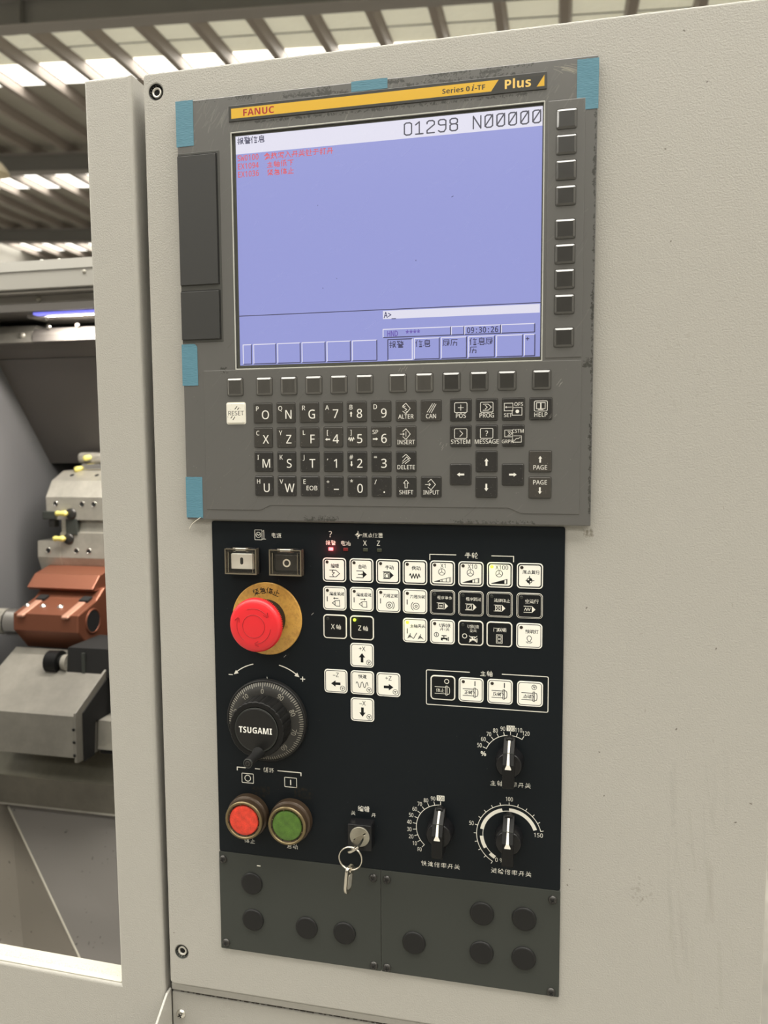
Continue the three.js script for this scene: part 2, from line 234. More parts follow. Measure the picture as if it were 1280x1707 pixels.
{
  const W = 432.6, u0 = -71.3, vt = -51.3, vb = 641, H = vb - vt, cu = u0 + W / 2, cv = (vt + vb) / 2, ZF = -1.2;
  const c = thing('control_cabinet', P(cu, vb, 0), 'large light grey textured steel cabinet carrying the screen and the switch panel', 'cabinet');
  const screws = [[-61.4, -37.9], [-60.6, 613.1]];
  const s = rrect(W, H, 3.2); for (const [u, v] of screws) s.holes.push(circlePath(5.1, u - cu, cv - v));
  const rect = [u0, vt, u0 + W, vb], [cv0, x] = canvasFor(rect, 2.6, '#ffffff'), r = rng(9);
  for (const [u, v, L] of [[295.9, -38, 2.2], [310.8, -6.1, 1.4], [286.7, 31.8, 1.2], [291.8, 88.5, 1], [244.1, 325.2, 1.8], [303, 404.1, 2.2], [253.6, 424.2, 1], [341.5, 464.6, 2], [349.3, 450.9, 2.4], [325.9, 348.7, 1.6], [257.6, 454.5, 1], [235.4, 509.6, 1.2], [233.9, 521, 1.4], [-66.5, 598, 1]]) {
    x.strokeStyle = 'rgba(60,50,38,0.75)'; x.lineWidth = 0.5; const a = r() * 3; x.beginPath(); x.moveTo(u, v); x.lineTo(u + L * 0.5 * Math.cos(a), v + L * 0.5 * Math.sin(a)); x.stroke();
  }
  for (let i = 0; i < 26; i++) { const u = 296 + 45 * r(), v = 400 + 170 * r(); x.strokeStyle = `rgba(120,112,92,${0.012 + 0.03 * r()})`; x.lineWidth = 0.8 + 2 * r(); x.beginPath(); x.moveTo(u, v); x.quadraticCurveTo(u + 3 * r(), v + 15, u + 6 * r(), v + 20 + 30 * r()); x.stroke(); }
  for (let i = 0; i < 40; i++) { x.strokeStyle = `rgba(110,100,84,${0.1 + 0.2 * r()})`; x.lineWidth = 0.3; const u = 250 + 100 * r(), v = 100 + 500 * r(), a = r() * 7; x.beginPath(); x.moveTo(u, v); x.lineTo(u + 2 * Math.cos(a), v + 2 * Math.sin(a)); x.stroke(); }
  const smear = (u, v, w, h, n, col) => { for (let i = 0; i < n; i++) { x.fillStyle = col; x.beginPath(); x.ellipse(u + w * (r() - 0.5), v + h * (r() - 0.5), 0.4 + 1.1 * r(), 0.3 + 0.7 * r(), r() * 3, 0, 7); x.fill(); } };
  smear(244, 275, 6, 4, 30, 'rgba(120,112,96,0.16)'); smear(284, 520, 14, 20, 26, 'rgba(120,112,96,0.12)'); smear(300, 170, 40, 60, 50, 'rgba(130,122,106,0.06)');
  const dirt = asTexture(cv0), front = M.paint.clone(); front.map = dirt;
  dirt.repeat.set(1 / (W * mm), 1 / (H * mm)); dirt.offset.set(0.5, 0.5);
  part('front_panel', boxUV(plate(s, -9, ZF, 1.5, 8, 3)), front, c, 0, H / 2, 0);
  part('body', boxUV(box(W - 6, H - 4, 292, 0, H / 2 + 0, -157)), M.paint, c);
  for (const [i, [u, v]] of screws.entries()) {
    const g = new THREE.Group(); g.name = 'socket_screw'; g.position.set((u - cu) * mm, (vb - v) * mm, 0); c.add(g);
    part('recess', turned([[5.3, -1.0], [5.05, -1.3], [5.0, -8.6], [0, -8.6]], 32), i ? M.plate : M.hole, g);
    const hd = turned([[2.2, -5], [2.2, -3], [2.5, -2.3], [3.4, -2.3], [3.9, -2.7], [3.9, -6.5]], 36);
    part('head', hd, std({ color: lin(0.72, 0.7, 0.64), roughness: 0.32, metalness: 0.45 }), g); part('socket', turned([[2.3, -3.3], [0, -3.3]], 6), M.hole, g);
  }
}
{
  const c = thing('lower_cover', P(138, 1720, 0), 'light grey folded cover below the cabinet with a worn top edge and a round screw', 'machine cover');
  part('top_flange', boxUV(box(417, 6, 60, -2.5, 1720 - 646.8, -36, 1)), M.paint, c);
  part('front_plate', boxUV(box(417, 1068, 60, -2.5, 534.5, -36.5, 1)), M.paint, c);
  const wear = canvasFor([0, 0, 200, 4], 10), x = wear[1], r = rng(77);
  const gus = new THREE.Shape(); [[6, 1071.5], [-0, 1071], [-70, 1020], [-70, 700], [6, 700]].forEach(([a, b], i) => (i ? gus.lineTo(a, b) : gus.moveTo(a, b)));
  const gg = plate(gus, 0, 1.6, 0.3); gg.rotateY(Math.PI / 2); part('side_gusset', boxUV(gg), M.paint, c, -74.6 - 138, 0, 0);
  const line = []; for (let i = 0; i < 90; i++) { const L = 1.2 + 4.5 * r(); line.push(box(L, 0.25 + 0.35 * r(), 0.5, -203 + 4.6 * i + 2 * r(), 1720 - 650.3 + 0.3 * (r() - 0.5), -6.45)); }
  const w = part('worn_paint', line, std({ color: lin(0.05, 0.042, 0.035), roughness: 0.8 }), c, 0, 0, 0, 'dark chipped paint along the fold'); w.userData.kind = 'stuff';
  const g = new THREE.Group(); g.name = 'pan_screw'; g.position.set((-65.3 - 138) * mm, (1720 - 669.5) * mm, -6.5 * mm); c.add(g);
  part('head', turned([[0, 2.6], [1.5, 2.45], [3, 1.8], [3.8, 0.7], [3.9, 0]], 28), M.bright, g); for (const a of [0.5, 0.5 + Math.PI / 2]) { const s = box(3.6, 0.8, 0.8); s.rotateZ(a); part('cross_slot', s, M.hole, g, 0, 0, 2.35); }
}
// ------------------------------------------------------------------ the display unit: screen, nameplate, card slot doors, keys
{
  const UR = [-43.6, -27.2, 245.6, 270.2], [cv, x] = canvasFor(UR, 6.88, '#5b5a58'), r = rng(3);
  // fine smears, scratches and painted-in reflections of the protective film, dark patches where the film has stuck down
  for (let i = 0; i < 420; i++) { const u = -43 + 288 * r(), v = -26 + 295 * r(), a = 0.9 + 0.5 * (r() - 0.5), L = 3 + 14 * r(); x.strokeStyle = `rgba(${r() < 0.5 ? '160,156,146' : '40,40,38'},${0.03 + 0.07 * r()})`; x.lineWidth = 0.15 + 0.7 * r(); x.beginPath(); x.moveTo(u, v); x.quadraticCurveTo(u - L * 0.4 * Math.cos(a) + r(), v + L * 0.5 * Math.sin(a), u - L * Math.cos(a), v + L * Math.sin(a)); x.stroke(); }
  for (let i = 0; i < 260; i++) { const u = -42 + 286 * r(), v = -26 + 26 * r() * (0.5 + r()), a = 1.1 + 0.5 * (r() - 0.5), L = 3 + 9 * r(); x.strokeStyle = `rgba(170,168,156,${0.04 + 0.1 * r()})`; x.lineWidth = 0.2 + 0.9 * r(); x.beginPath(); x.moveTo(u, v); x.quadraticCurveTo(u - L * 0.3, v + L * 0.5, u - L * Math.cos(a), v + L * Math.sin(a)); x.stroke(); }  // denser light streaks brighten the top, painting in the film's reflection of the hall
  const blot = (u, v, w, h, n, up) => { x.fillStyle = '#33332f'; for (let i = 0; i < n; i++) { const t = r(), k = r(); x.globalAlpha = 0.3 + 0.6 * r(); x.beginPath(); x.ellipse(u + w * (t - 0.5), v + (up ? -1 : 1) * h * k * k, 0.3 + 1.4 * r() * (1 - k), 0.25 + 0.8 * r() * (1 - k), r() * 3, 0, 7); x.fill(); } x.globalAlpha = 1; };
  blot(0, -27, 60, 3, 50); blot(8, -26.5, 12, 4.5, 60); blot(48, -22, 24, 3, 90, 1); blot(66, -21.5, 10, 8, 120, 1); blot(70, -21, 26, 2, 60, 1); blot(115, -24, 12, 3, 60, 1); blot(150, -26.4, 30, 5, 90); blot(178, -24.5, 14, 4, 70); blot(160, -21, 80, 1.5, 90, 1); blot(60, -8, 90, 1.6, 130); blot(150, -8, 110, 1.5, 120); blot(190, -27, 30, 3.5, 60);
  x.save(); x.translate(244.2, 0); for (let v = 4; v < 262; v += 0.22) { const k = Math.max(0.12, 0.55 + 0.45 * Math.sin(v * 0.11) * Math.cos(v * 0.043 + 1) + 0.3 * Math.sin(v * 0.9)); if (r() < 0.8 * k) { x.fillStyle = '#2f2f2b'; x.globalAlpha = 0.75; x.beginPath(); x.ellipse(0.6 - 1.4 * k * r(), v, 0.15 + 0.6 * r() * k, 0.15 + 0.5 * r(), 0, 0, 7); x.fill(); } } x.globalAlpha = 1; x.restore();
  blot(242, 166, 5, 6, 60, 1); blot(-10.8, 160, 6, 5, 20); blot(60, 269, 26, 3.4, 90, 1); blot(180, 269, 60, 2.4, 70, 1);
  for (let i = 0; i < 12; i++) { const u = 217 + 14 * r(), v = -24 + 4 * r(), L = 5 + 8 * r(); x.strokeStyle = 'rgba(205,198,170,0.35)'; x.lineWidth = 0.25; x.beginPath(); x.moveTo(u, v); x.quadraticCurveTo(u + L / 2, v + 1, u + L, v + 3.2); x.stroke(); }  // bright reflections on the film's wrinkles, painted as pale curves
  // keys: where they are and what is printed on them
  const keys = [], W1 = '#e6e4dd';
  const key = (u, v, w, h, draw, kind = 'key') => { keys.push([u, v, w, h, kind]); const face = kind === 'soft_key' ? (v > 170 && u < 140 ? '#413f3c' : '#2b2a28') : v > 215 && u > 200 ? '#3d3a36' : v < 215 && u < 150 ? '#383633' : '#292827'; rr(x, u, v, w + 1, h + 1, 1.2, '#3c3b38'); rr(x, u, v, w, h, 1, face); if (draw) draw(u, v); if (kind === 'key') { const n = v > 200 ? 16 : 6; for (let i = 0; i < n; i++) { x.strokeStyle = `rgba(220,216,204,${0.15 + 0.4 * r()})`; x.lineWidth = 0.1 + 0.2 * r(); const a = u + w * (r() - 0.5), b = v + h * (0.5 - 0.95 * r() * (0.4 + r())); x.beginPath(); x.moveTo(a, b); x.lineTo(a + 0.5 * (r() - 0.5), b + 0.6 * (r() - 0.3)); x.stroke(); } } };  // lighter upper and left faces have the film's haze painted into their colour
  const soft = [-2.8, 19.4, 37.8, 56.2, 74.5, 92.9, 116.3, 134.7, 153.2, 171.7, 190.2, 212.7];
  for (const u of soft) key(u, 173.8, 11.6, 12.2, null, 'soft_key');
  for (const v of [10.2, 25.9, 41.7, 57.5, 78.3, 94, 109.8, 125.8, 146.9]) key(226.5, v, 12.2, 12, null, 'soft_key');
  const arrow = { u: '0,-3 1.7,-0.6 0.75,-0.6 0.75,3 -0.75,3 -0.75,-0.6 -1.7,-0.6 *', d: '0,3 1.7,0.6 0.75,0.6 0.75,-3 -0.75,-3 -0.75,0.6 -1.7,0.6 *', l: '-3,0 -0.6,-1.7 -0.6,-0.75 3,-0.75 3,0.75 -0.6,0.75 -0.6,1.7 *', r: '3,0 0.6,-1.7 0.6,-0.75 -3,-0.75 -3,0.75 0.6,0.75 0.6,1.7 *' };
  const cols = [18, 35.3, 52.6, 70, 87.2, 104.5], rows = [192.7, 210.1, 227.3, 244.6];
  const two = (small, big, extra) => (u, v) => { latin(x, small, u - 4.1, v - 3.3, small.length > 1 ? 4 : 4.6, W1); latin(x, big, u + (big.length > 1 ? 1.3 : 2), v + 1.2, big.length > 1 ? 4.6 : 8.6, W1); if (extra) pen(x, extra, u - 4, v + 1.6, 0.55, W1, 0.62); };
  const MDI = [['P', 'O'], ['Q', 'N'], ['R', 'G'], ['A', '7'], ['B', '8', arrow.u], ['D', '9'], ['C', 'X'], ['Y', 'Z'], ['L', 'F'], ['[', '4', arrow.l], [']', '5', '-3.4,0.4 -2.4,-2 -1.2,2 0,-2 1.2,2 2.4,-2 3.2,0'], ['SP', '6', arrow.r], ['I', 'M'], ['K', 'S'], ['J', 'T'], [',', '1'], ['#', '2', arrow.d], ['=', '3'], ['H', 'U'], ['V', 'W'], ['E', 'EOB'], ['+', '\u2013'], ['*', '0'], ['/', '.']];
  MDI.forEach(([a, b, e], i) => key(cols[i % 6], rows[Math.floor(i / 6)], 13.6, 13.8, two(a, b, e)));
  const word = (t, d, dy = 3.9, iy = -1.6, s = 1) => (u, v) => { latin(x, t, u, v + dy, 3.9, W1); if (d) pen(x, d, u, v + iy, 0.42, W1, s); };
  const frame = '-4.2,-2.8 -3.6,-3.3 3.6,-3.3 4.2,-2.8 4.2,2.8 3.6,3.3 -3.6,3.3 -4.2,2.8 o', dia = '-2.2,-1.8 0,-3.6 3,0 0,3.6 -2.2,1.8';
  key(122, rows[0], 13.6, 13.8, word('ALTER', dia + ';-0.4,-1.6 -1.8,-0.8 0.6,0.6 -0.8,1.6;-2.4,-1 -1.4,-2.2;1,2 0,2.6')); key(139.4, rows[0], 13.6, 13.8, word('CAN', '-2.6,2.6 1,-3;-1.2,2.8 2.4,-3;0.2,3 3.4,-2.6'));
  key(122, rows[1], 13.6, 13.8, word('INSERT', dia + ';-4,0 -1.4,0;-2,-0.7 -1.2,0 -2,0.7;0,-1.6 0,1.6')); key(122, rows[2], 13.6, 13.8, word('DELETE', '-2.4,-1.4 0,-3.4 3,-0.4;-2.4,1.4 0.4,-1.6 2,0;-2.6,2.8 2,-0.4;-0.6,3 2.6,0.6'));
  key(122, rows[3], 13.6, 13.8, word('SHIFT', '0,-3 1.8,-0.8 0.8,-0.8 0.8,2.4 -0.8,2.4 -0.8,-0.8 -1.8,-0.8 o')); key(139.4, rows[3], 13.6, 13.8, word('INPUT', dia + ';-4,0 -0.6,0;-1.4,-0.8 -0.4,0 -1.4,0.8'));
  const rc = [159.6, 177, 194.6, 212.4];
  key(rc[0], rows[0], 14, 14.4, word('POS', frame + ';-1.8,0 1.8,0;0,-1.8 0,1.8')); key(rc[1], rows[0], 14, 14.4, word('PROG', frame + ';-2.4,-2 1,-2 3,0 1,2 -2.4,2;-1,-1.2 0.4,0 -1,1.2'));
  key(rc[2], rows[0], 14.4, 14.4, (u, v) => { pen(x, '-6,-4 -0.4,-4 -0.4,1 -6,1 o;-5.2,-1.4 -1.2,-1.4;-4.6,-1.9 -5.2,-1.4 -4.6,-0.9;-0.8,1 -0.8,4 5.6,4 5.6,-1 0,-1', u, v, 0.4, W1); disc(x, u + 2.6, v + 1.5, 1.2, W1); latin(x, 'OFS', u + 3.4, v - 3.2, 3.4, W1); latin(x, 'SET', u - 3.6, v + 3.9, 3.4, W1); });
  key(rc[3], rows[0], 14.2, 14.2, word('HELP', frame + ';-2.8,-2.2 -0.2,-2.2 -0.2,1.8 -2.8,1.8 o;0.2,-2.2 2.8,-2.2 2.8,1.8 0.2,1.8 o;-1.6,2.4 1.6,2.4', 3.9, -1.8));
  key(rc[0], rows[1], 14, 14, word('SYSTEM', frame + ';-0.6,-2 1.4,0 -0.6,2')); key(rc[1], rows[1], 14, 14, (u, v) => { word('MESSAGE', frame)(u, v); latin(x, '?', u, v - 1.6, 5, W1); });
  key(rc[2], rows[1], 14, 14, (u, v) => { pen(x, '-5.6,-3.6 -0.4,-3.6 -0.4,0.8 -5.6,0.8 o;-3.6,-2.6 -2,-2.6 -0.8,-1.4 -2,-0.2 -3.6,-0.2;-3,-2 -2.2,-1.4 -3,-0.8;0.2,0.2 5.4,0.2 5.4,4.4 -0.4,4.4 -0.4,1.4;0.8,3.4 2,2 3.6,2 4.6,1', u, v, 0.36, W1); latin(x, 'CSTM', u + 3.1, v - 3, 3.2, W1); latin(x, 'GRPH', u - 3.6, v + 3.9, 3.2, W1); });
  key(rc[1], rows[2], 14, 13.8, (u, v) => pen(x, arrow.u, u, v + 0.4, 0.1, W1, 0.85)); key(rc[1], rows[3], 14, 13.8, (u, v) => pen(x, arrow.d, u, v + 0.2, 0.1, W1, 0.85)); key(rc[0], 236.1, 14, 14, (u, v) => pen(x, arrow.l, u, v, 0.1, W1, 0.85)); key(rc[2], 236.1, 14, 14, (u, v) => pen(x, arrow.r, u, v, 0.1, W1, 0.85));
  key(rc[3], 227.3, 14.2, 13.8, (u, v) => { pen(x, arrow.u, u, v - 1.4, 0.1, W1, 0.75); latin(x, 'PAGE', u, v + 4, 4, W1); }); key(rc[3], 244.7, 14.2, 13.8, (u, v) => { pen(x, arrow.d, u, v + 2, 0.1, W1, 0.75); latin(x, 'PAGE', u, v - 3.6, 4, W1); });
  keys.push([-2.6, 192.5, 13.4, 14.2, 'reset_key']); rr(x, -2.6, 192.5, 15, 15.8, 1.5, '#e4e1d6'); pen(x, '-0.6,-3 1,-4.8;1.4,-2.6 2.4,-3.8;-3.8,3.4 -2.8,2.2;-2.2,4.6 -0.8,2.6', -2.6, 192.5, 0.5, '#2a2824'); latin(x, 'RESET', -2.6, 192.4, 4.6, '#2a2824'); for (let i = 0; i < 12; i++) disc(x, -9 + 12 * r(), 186 + 13 * r(), 0.12 + 0.15 * r(), '#8f8c80');
  for (let i = 0; i < 200; i++) { disc(x, -40 + 284 * r(), 165 + 104 * r(), 0.08 + 0.12 * r(), `rgba(200,196,184,${0.15 + 0.4 * r()})`); }
  for (const [u, v] of [[222, 172], [146, 214], [218, 196], [118, 160]]) for (let i = 0; i < 4; i++) { x.strokeStyle = 'rgba(210,206,196,0.45)'; x.lineWidth = 0.22; const a = u + 5 * r(), b = v + 4 * r(); x.beginPath(); x.moveTo(a, b); x.lineTo(a - 0.8 - r(), b + 1.6 + r()); x.stroke(); }
  const map = asTexture(cv), body = phys({ map, roughness: 0.42, clearcoat: 0.55, clearcoatRoughness: 0.16, bumpMap: fineBump, bumpScale: 0.00002 }), keyMat = phys({ map, roughness: 0.34, clearcoat: 0.6, clearcoatRoughness: 0.12 });
  const softMat = phys({ map, roughness: 0.3, clearcoat: 1, clearcoatRoughness: 0.06, ior: 1.7 }); const CU = 101, CV = 270;
  const d = thing('display_unit', P(CU, CV, 0), 'dark grey control unit with a lit blue screen and rows of square keys', 'control unit');
  const here = (u, v) => [u - CU, CV - v];
  const shape = (u0, v0, u1, v1, rad = 0.6) => rrect(u1 - u0, v1 - v0, rad, ...here((u0 + u1) / 2, (v0 + v1) / 2));
  const hole = (s, u0, v0, u1, v1, rad = 0.4) => { s.holes.push(rrect(u1 - u0, v1 - v0, rad, ...here((u0 + u1) / 2, (v0 + v1) / 2), THREE.Path)); return s; };
  const bez = hole(shape(-43.3, -26.9, 245.4, 269.8, 0.8), -1.9, -1.8, 212.3, 161);
  part('bezel', uvIn(plate(bez, 0, 3.7, 0.5), CU, CV, UR), body, d);
  part('side_overlay', uvIn(plate(shape(214.9, -1.8, 237.9, 159.8, 0.5), 3.5, 4.0, 0.3), CU, CV, UR), body, d);
  const ko = new THREE.Shape(); [[-27.2, 161.6], [237.9, 161.6], [237.9, 262.2], [200, 262.2], [192, 258.6], [22.2, 258.6], [14.8, 262.3], [-27.2, 262.3]].reverse().forEach(([u, v], i) => (i ? ko.lineTo(...here(u, v)) : ko.moveTo(...here(u, v))));
  part('keypad_overlay', uvIn(plate(ko, 3.5, 4.0, 0.3), CU, CV, UR), body, d);
  part('screen_frame', plate(hole(shape(-2.6, -2.5, 213, 161.7, 0.5), -1.8, -1.7, 212.2, 160.9), 3.4, 4.0, 0.2), std({ color: lin(0.46, 0.46, 0.42), roughness: 0.3 }), d);
  // screen
  const SR = [-1.9, -1.8, 212.3, 161], [sc, s] = canvasFor(SR, 9, '#000000'), G = '#999edb';
  s.fillStyle = G; s.fillRect(0.4, -0.1, 211, 158.6); s.fillStyle = '#e6e4f4'; s.fillRect(0.4, -0.1, 211, 12.2);
  zh(s, '报警信息', 1.6, 3.1, 4.9, '#55546c', { left: true, gap: 0.25, weight: 0.11 });
  const LCD = { 0: '1030 3041 4148 4839 3919 1908 0801 0110 0840', O: '1030 3041 4148 4839 3919 1908 0801 0110', 1: '0220 2029 0949', 2: '0201 0110 1030 3041 4143 4307 0709 0949', 9: '4414 1403 0301 0110 1030 3041 4147 4739 3919 1908', 8: '1030 3041 4143 4334 3414 1403 0301 0110 1405 0508 0819 1939 3948 4845 4534', N: '0900 0049 4940' };
  [...'O1298 N00000'].forEach((c, i) => { if (LCD[c]) for (const st of LCD[c].split(' ')) { s.strokeStyle = '#4b4a58'; s.lineWidth = 0.85; s.beginPath(); s.moveTo(121 + i * 7.66 + +st[0] * 1.22, 2.2 + +st[1] * 0.86); s.lineTo(121 + i * 7.66 + +st[2] * 1.22, 2.2 + +st[3] * 0.86); s.stroke(); } });
  const red = '#e0606e', mono = (t, u, v, size, col, b) => latin(s, t, u, v, size, col, b, 'left', 'monospace', 0.86);
  mono('SW0100', 1.4, 14.9, 5.2, red, true); zh(s, '参数写入开关处于打开', 21.4, 15.2, 4.5, red, { left: true, gap: 0.55, weight: 0.12 });
  mono('EX1094', 1.4, 20.4, 5.2, red, true); zh(s, '主轴低下', 23.4, 20.7, 4.3, red, { left: true, gap: 0.75, weight: 0.12 });
  mono('EX1036', 1.4, 25.9, 5.2, red, true); zh(s, '紧急停止', 23.4, 26.1, 4.3, red, { left: true, gap: 0.75, weight: 0.12 });
  s.strokeStyle = '#3c3a52'; s.lineWidth = 0.5; s.beginPath(); s.moveTo(0.4, 123.6); s.lineTo(211.4, 123.6); s.stroke();
  s.fillStyle = '#e6e4f4'; s.fillRect(105.6, 124.4, 105.4, 5.6); mono('A>_', 106.2, 127.3, 5.4, '#3f3f66', true);
  const cell = (u0, v0, u1, v1, down) => { const A = down ? '#3b3955' : '#edeaf8', B = down ? '#edeaf8' : '#3b3955'; s.lineWidth = 0.6; s.lineCap = 'butt'; s.strokeStyle = A; s.beginPath(); s.moveTo(u0, v1); s.lineTo(u0, v0); s.lineTo(u1, v0); s.stroke(); s.strokeStyle = B; s.beginPath(); s.moveTo(u1, v0); s.lineTo(u1, v1); s.lineTo(u0, v1); s.stroke(); };
  cell(105.7, 136.9, 152.2, 142.4); cell(152.8, 136.9, 161.2, 142.4); cell(161.8, 136.9, 185.6, 142.4); cell(186.2, 136.9, 207.8, 142.4);
  mono('HND  ****', 108.4, 140, 5, '#6a56b0', true); mono('09:30:26', 163, 139.7, 5.15, '#33324a', true);
  for (const [a, b] of [[2.9, 9.2], [10.9, 27.6], [29, 45.8], [47.2, 64.1], [65.5, 82.4], [83.8, 101.2]]) cell(a, 143.9, b, 157.6);
  [[109, 126], [127.4, 144.6], [146, 163], [164.4, 181.6], [183, 200]].forEach(([a, b], i) => cell(a, 143.9, b, 157.8, i === 0)); cell(201.3, 143.9, 208, 157.8);
  const dk = '#3e3c5a'; zh(s, '报警', 109.8, 147.2, 5.1, dk, { left: true, gap: 0.2 }); zh(s, '信息', 128.2, 147.2, 5.1, dk, { left: true, gap: 0.2 }); zh(s, '履历', 146.8, 147.2, 5.1, dk, { left: true, gap: 0.2 }); zh(s, '信息履', 165, 147.1, 5.1, dk, { left: true, gap: 0.2 }); zh(s, '历', 165, 152.6, 5.1, dk, { left: true }); latin(s, '+', 203.2, 146.5, 5, dk, true);
  const bare = asTexture(sc);
  const lcd = part('screen', uvIn(plate(shape(-2.2, -2.1, 212.6, 161.3, 0.3), 0.6, 2.0, 0.05), CU, CV, SR), phys({ color: lin(0.02, 0.02, 0.022), roughness: 0.24, clearcoat: 0.5, clearcoatRoughness: 0.2, emissive: new THREE.Color(1, 1, 1), emissiveMap: bare, emissiveIntensity: 0.95 }), d, 0, 0, 0, 'lit lavender screen with alarm text');
  const [sd, sx] = canvasFor(SR, 6), r2 = rng(15);      // scratches and specks on the screen's film
  sx.fillStyle = '#20201f'; sx.fillStyle = '#4c4d47'; sx.fillRect(-5, -5, 230, 180); sx.fillStyle = '#20201f'; sx.fillRect(0.4, -0.1, 211, 158.6); for (let i = 0; i < 160; i++) { const u = 212 * r2(), v = 160 * r2(), L = 1 + 12 * r2(), a = 2.2 + r2() * 0.7; sx.strokeStyle = `rgba(225,225,235,${0.03 + 0.08 * r2()})`; sx.lineWidth = 0.1 + 0.25 * r2(); sx.beginPath(); sx.moveTo(u, v); sx.quadraticCurveTo(u + L * 0.5 * Math.cos(a), v + L * 0.6 * Math.sin(a), u + L * Math.cos(a), v + L * Math.sin(a)); sx.stroke(); }
  lcd.material.map = asTexture(sd); lcd.material.color = lin(1, 1, 1);
  const specks = [[153.3, 52, 1.4], [128.6, 92, 0.8], [73, 101, 0.4], [63, 107, 0.5], [60, 51, 0.4]].map(([u, v, L], i) => { const g = box(L, 0.3, 0.12); g.rotateZ(i * 0.9 + 0.5); g.translate((u - CU) * mm, (CV - v) * mm, 2.05 * mm); return g; }); part('dirt_speck', specks, M.blackMatt, d).userData.kind = 'stuff';
  const glow = new THREE.RectAreaLight(new THREE.Color(0.66, 0.66, 0.95), 0.35, 0.2, 0.15); glow.position.copy(P(105.5, 79, 6)); glow.lookAt(P(105.5, 79, 100)); scene.add(glow);
  // nameplate
  const NR = [-3.7, -20.3, 214, -9.2], [nc, n] = canvasFor(NR, 9, '#2b2b28');
  n.fillStyle = '#d3a726'; n.fillRect(-1.5, -18.1, 213.8, 6.8); latin(n, 'FANUC', 18.6, -14.7, 6.2, '#9a0d1a', true, 'center', 'sans-serif', 1.14); latin(n, 'Series 0', 146.6, -14.6, 4.4, '#1e1c18', true, 'left', 'sans-serif', 1.12); n.save(); n.transform(1, 0, -0.25, 1, 0.25 * -14.7, 0); latin(n, 'i', 166, -14.8, 5.0, '#1e1c18', true, 'left', 'serif', 1); n.restore(); latin(n, '-TF', 168.0, -14.6, 4.4, '#1e1c18', true, 'left', 'sans-serif', 1.12);
  n.fillStyle = '#262622'; n.beginPath(); n.moveTo(178.6, -11.3); n.lineTo(183.4, -18.1); n.lineTo(212.3, -18.1); n.lineTo(207.5, -11.3); n.fill(); n.fillStyle = '#d3a726'; n.beginPath(); n.moveTo(207.6, -11.3); n.lineTo(212.3, -18.1); n.lineTo(212.3, -11.3); n.fill(); latin(n, 'Plus', 195.4, -14.7, 8, '#e9c266', true, 'center', 'sans-serif', 1.1);
  part('nameplate', uvIn(plate(shape(-3.5, -20.1, 213.8, -9.4, 0.3), 3.6, 4.3, 0.2), CU, CV, NR), phys({ map: asTexture(nc), roughness: 0.35, clearcoat: 0.4, clearcoatRoughness: 0.15 }), d, 0, 0, 0, 'yellow maker nameplate with red and black letters');
  // card slot doors
  part('card_slot_frame', plate(shape(-43.1, 8.6, -11.3, 141.2, 0.4), 3.5, 3.95, 0.2), std({ color: lin(0.055, 0.055, 0.05), roughness: 0.4 }), d);
  for (const [v0, v1, u1] of [[10.8, 100.6, -13.9], [105.2, 139.2, -13.6]]) { part('card_door', plate(shape(-43.2, v0, u1, v1, 0.4), 3.7, 4.9, 0.3), phys({ color: lin(0.03, 0.03, 0.029), roughness: 0.5 }), d); part('door_gap', box(1.0, v1 - v0 + 0.8, 0.1, u1 + 0.6 - CU, CV - (v0 + v1) / 2, 3.96), M.hole, d); part('door_gap', box(u1 + 43.2, 0.6, 0.1, (u1 - 43) / 2 - CU, CV - v0 + 0.45, 3.96), M.hole, d); }
  // keys: a domed cap with a 45 degree edge
  const softKey = (w, h) => { const g = new THREE.ExtrudeGeometry(rrect(w, h, 1.2), { depth: 0.7, bevelEnabled: true, bevelThickness: 0.8, bevelSize: 1.3, bevelOffset: -1.3, bevelSegments: 1, curveSegments: 3 }); g.translate(0, 0, 3.65); g.scale(mm, mm, mm); return g; };
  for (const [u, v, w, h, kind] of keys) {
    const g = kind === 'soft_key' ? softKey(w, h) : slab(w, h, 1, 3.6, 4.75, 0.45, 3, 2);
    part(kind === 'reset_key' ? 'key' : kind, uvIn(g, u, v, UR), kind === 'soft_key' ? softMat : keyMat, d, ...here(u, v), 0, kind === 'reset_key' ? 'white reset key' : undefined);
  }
  // blue masking tape holding the film
  const crepe = noiseTexture(256, 51, [[5, 0.3], [40, 0.5]], (v) => 128 + 120 * v, 1 / 0.03), blue = std({ color: lin(0.085, 0.215, 0.285), roughness: 0.55, bumpMap: crepe, bumpScale: 0.0003 });
  crepe.repeat.set(1 / 0.12, 1 / 0.02);
  for (const [u0, v0, u1, v1, label, cut] of [[-43.8, -27.2, -30.5, 4, 'blue tape strip on the upper left corner of the control unit, above the card doors', 0], [85.1, -27.3, 110, -20.6, 'short blue tape strip on the top edge of the control unit, above the yellow nameplate', 0], [232.5, -25.2, 245.8, 5.4, 'blue tape strip on the upper right corner of the control unit, above the side keys', 0], [-44, 142.2, -31.8, 172, 'blue tape strip on the left edge of the control unit, just under the card doors', 2.4], [-43.6, 238.4, -30.5, 268.4, 'blue tape strip on the lower left corner of the control unit, with a torn thread', 0]]) {
    const t = thing('tape_strip', P((u0 + u1) / 2, v1, 3.7), label, 'tape', 'blue tape strips on the control unit'), w = u1 - u0, h = v1 - v0, pts = [];
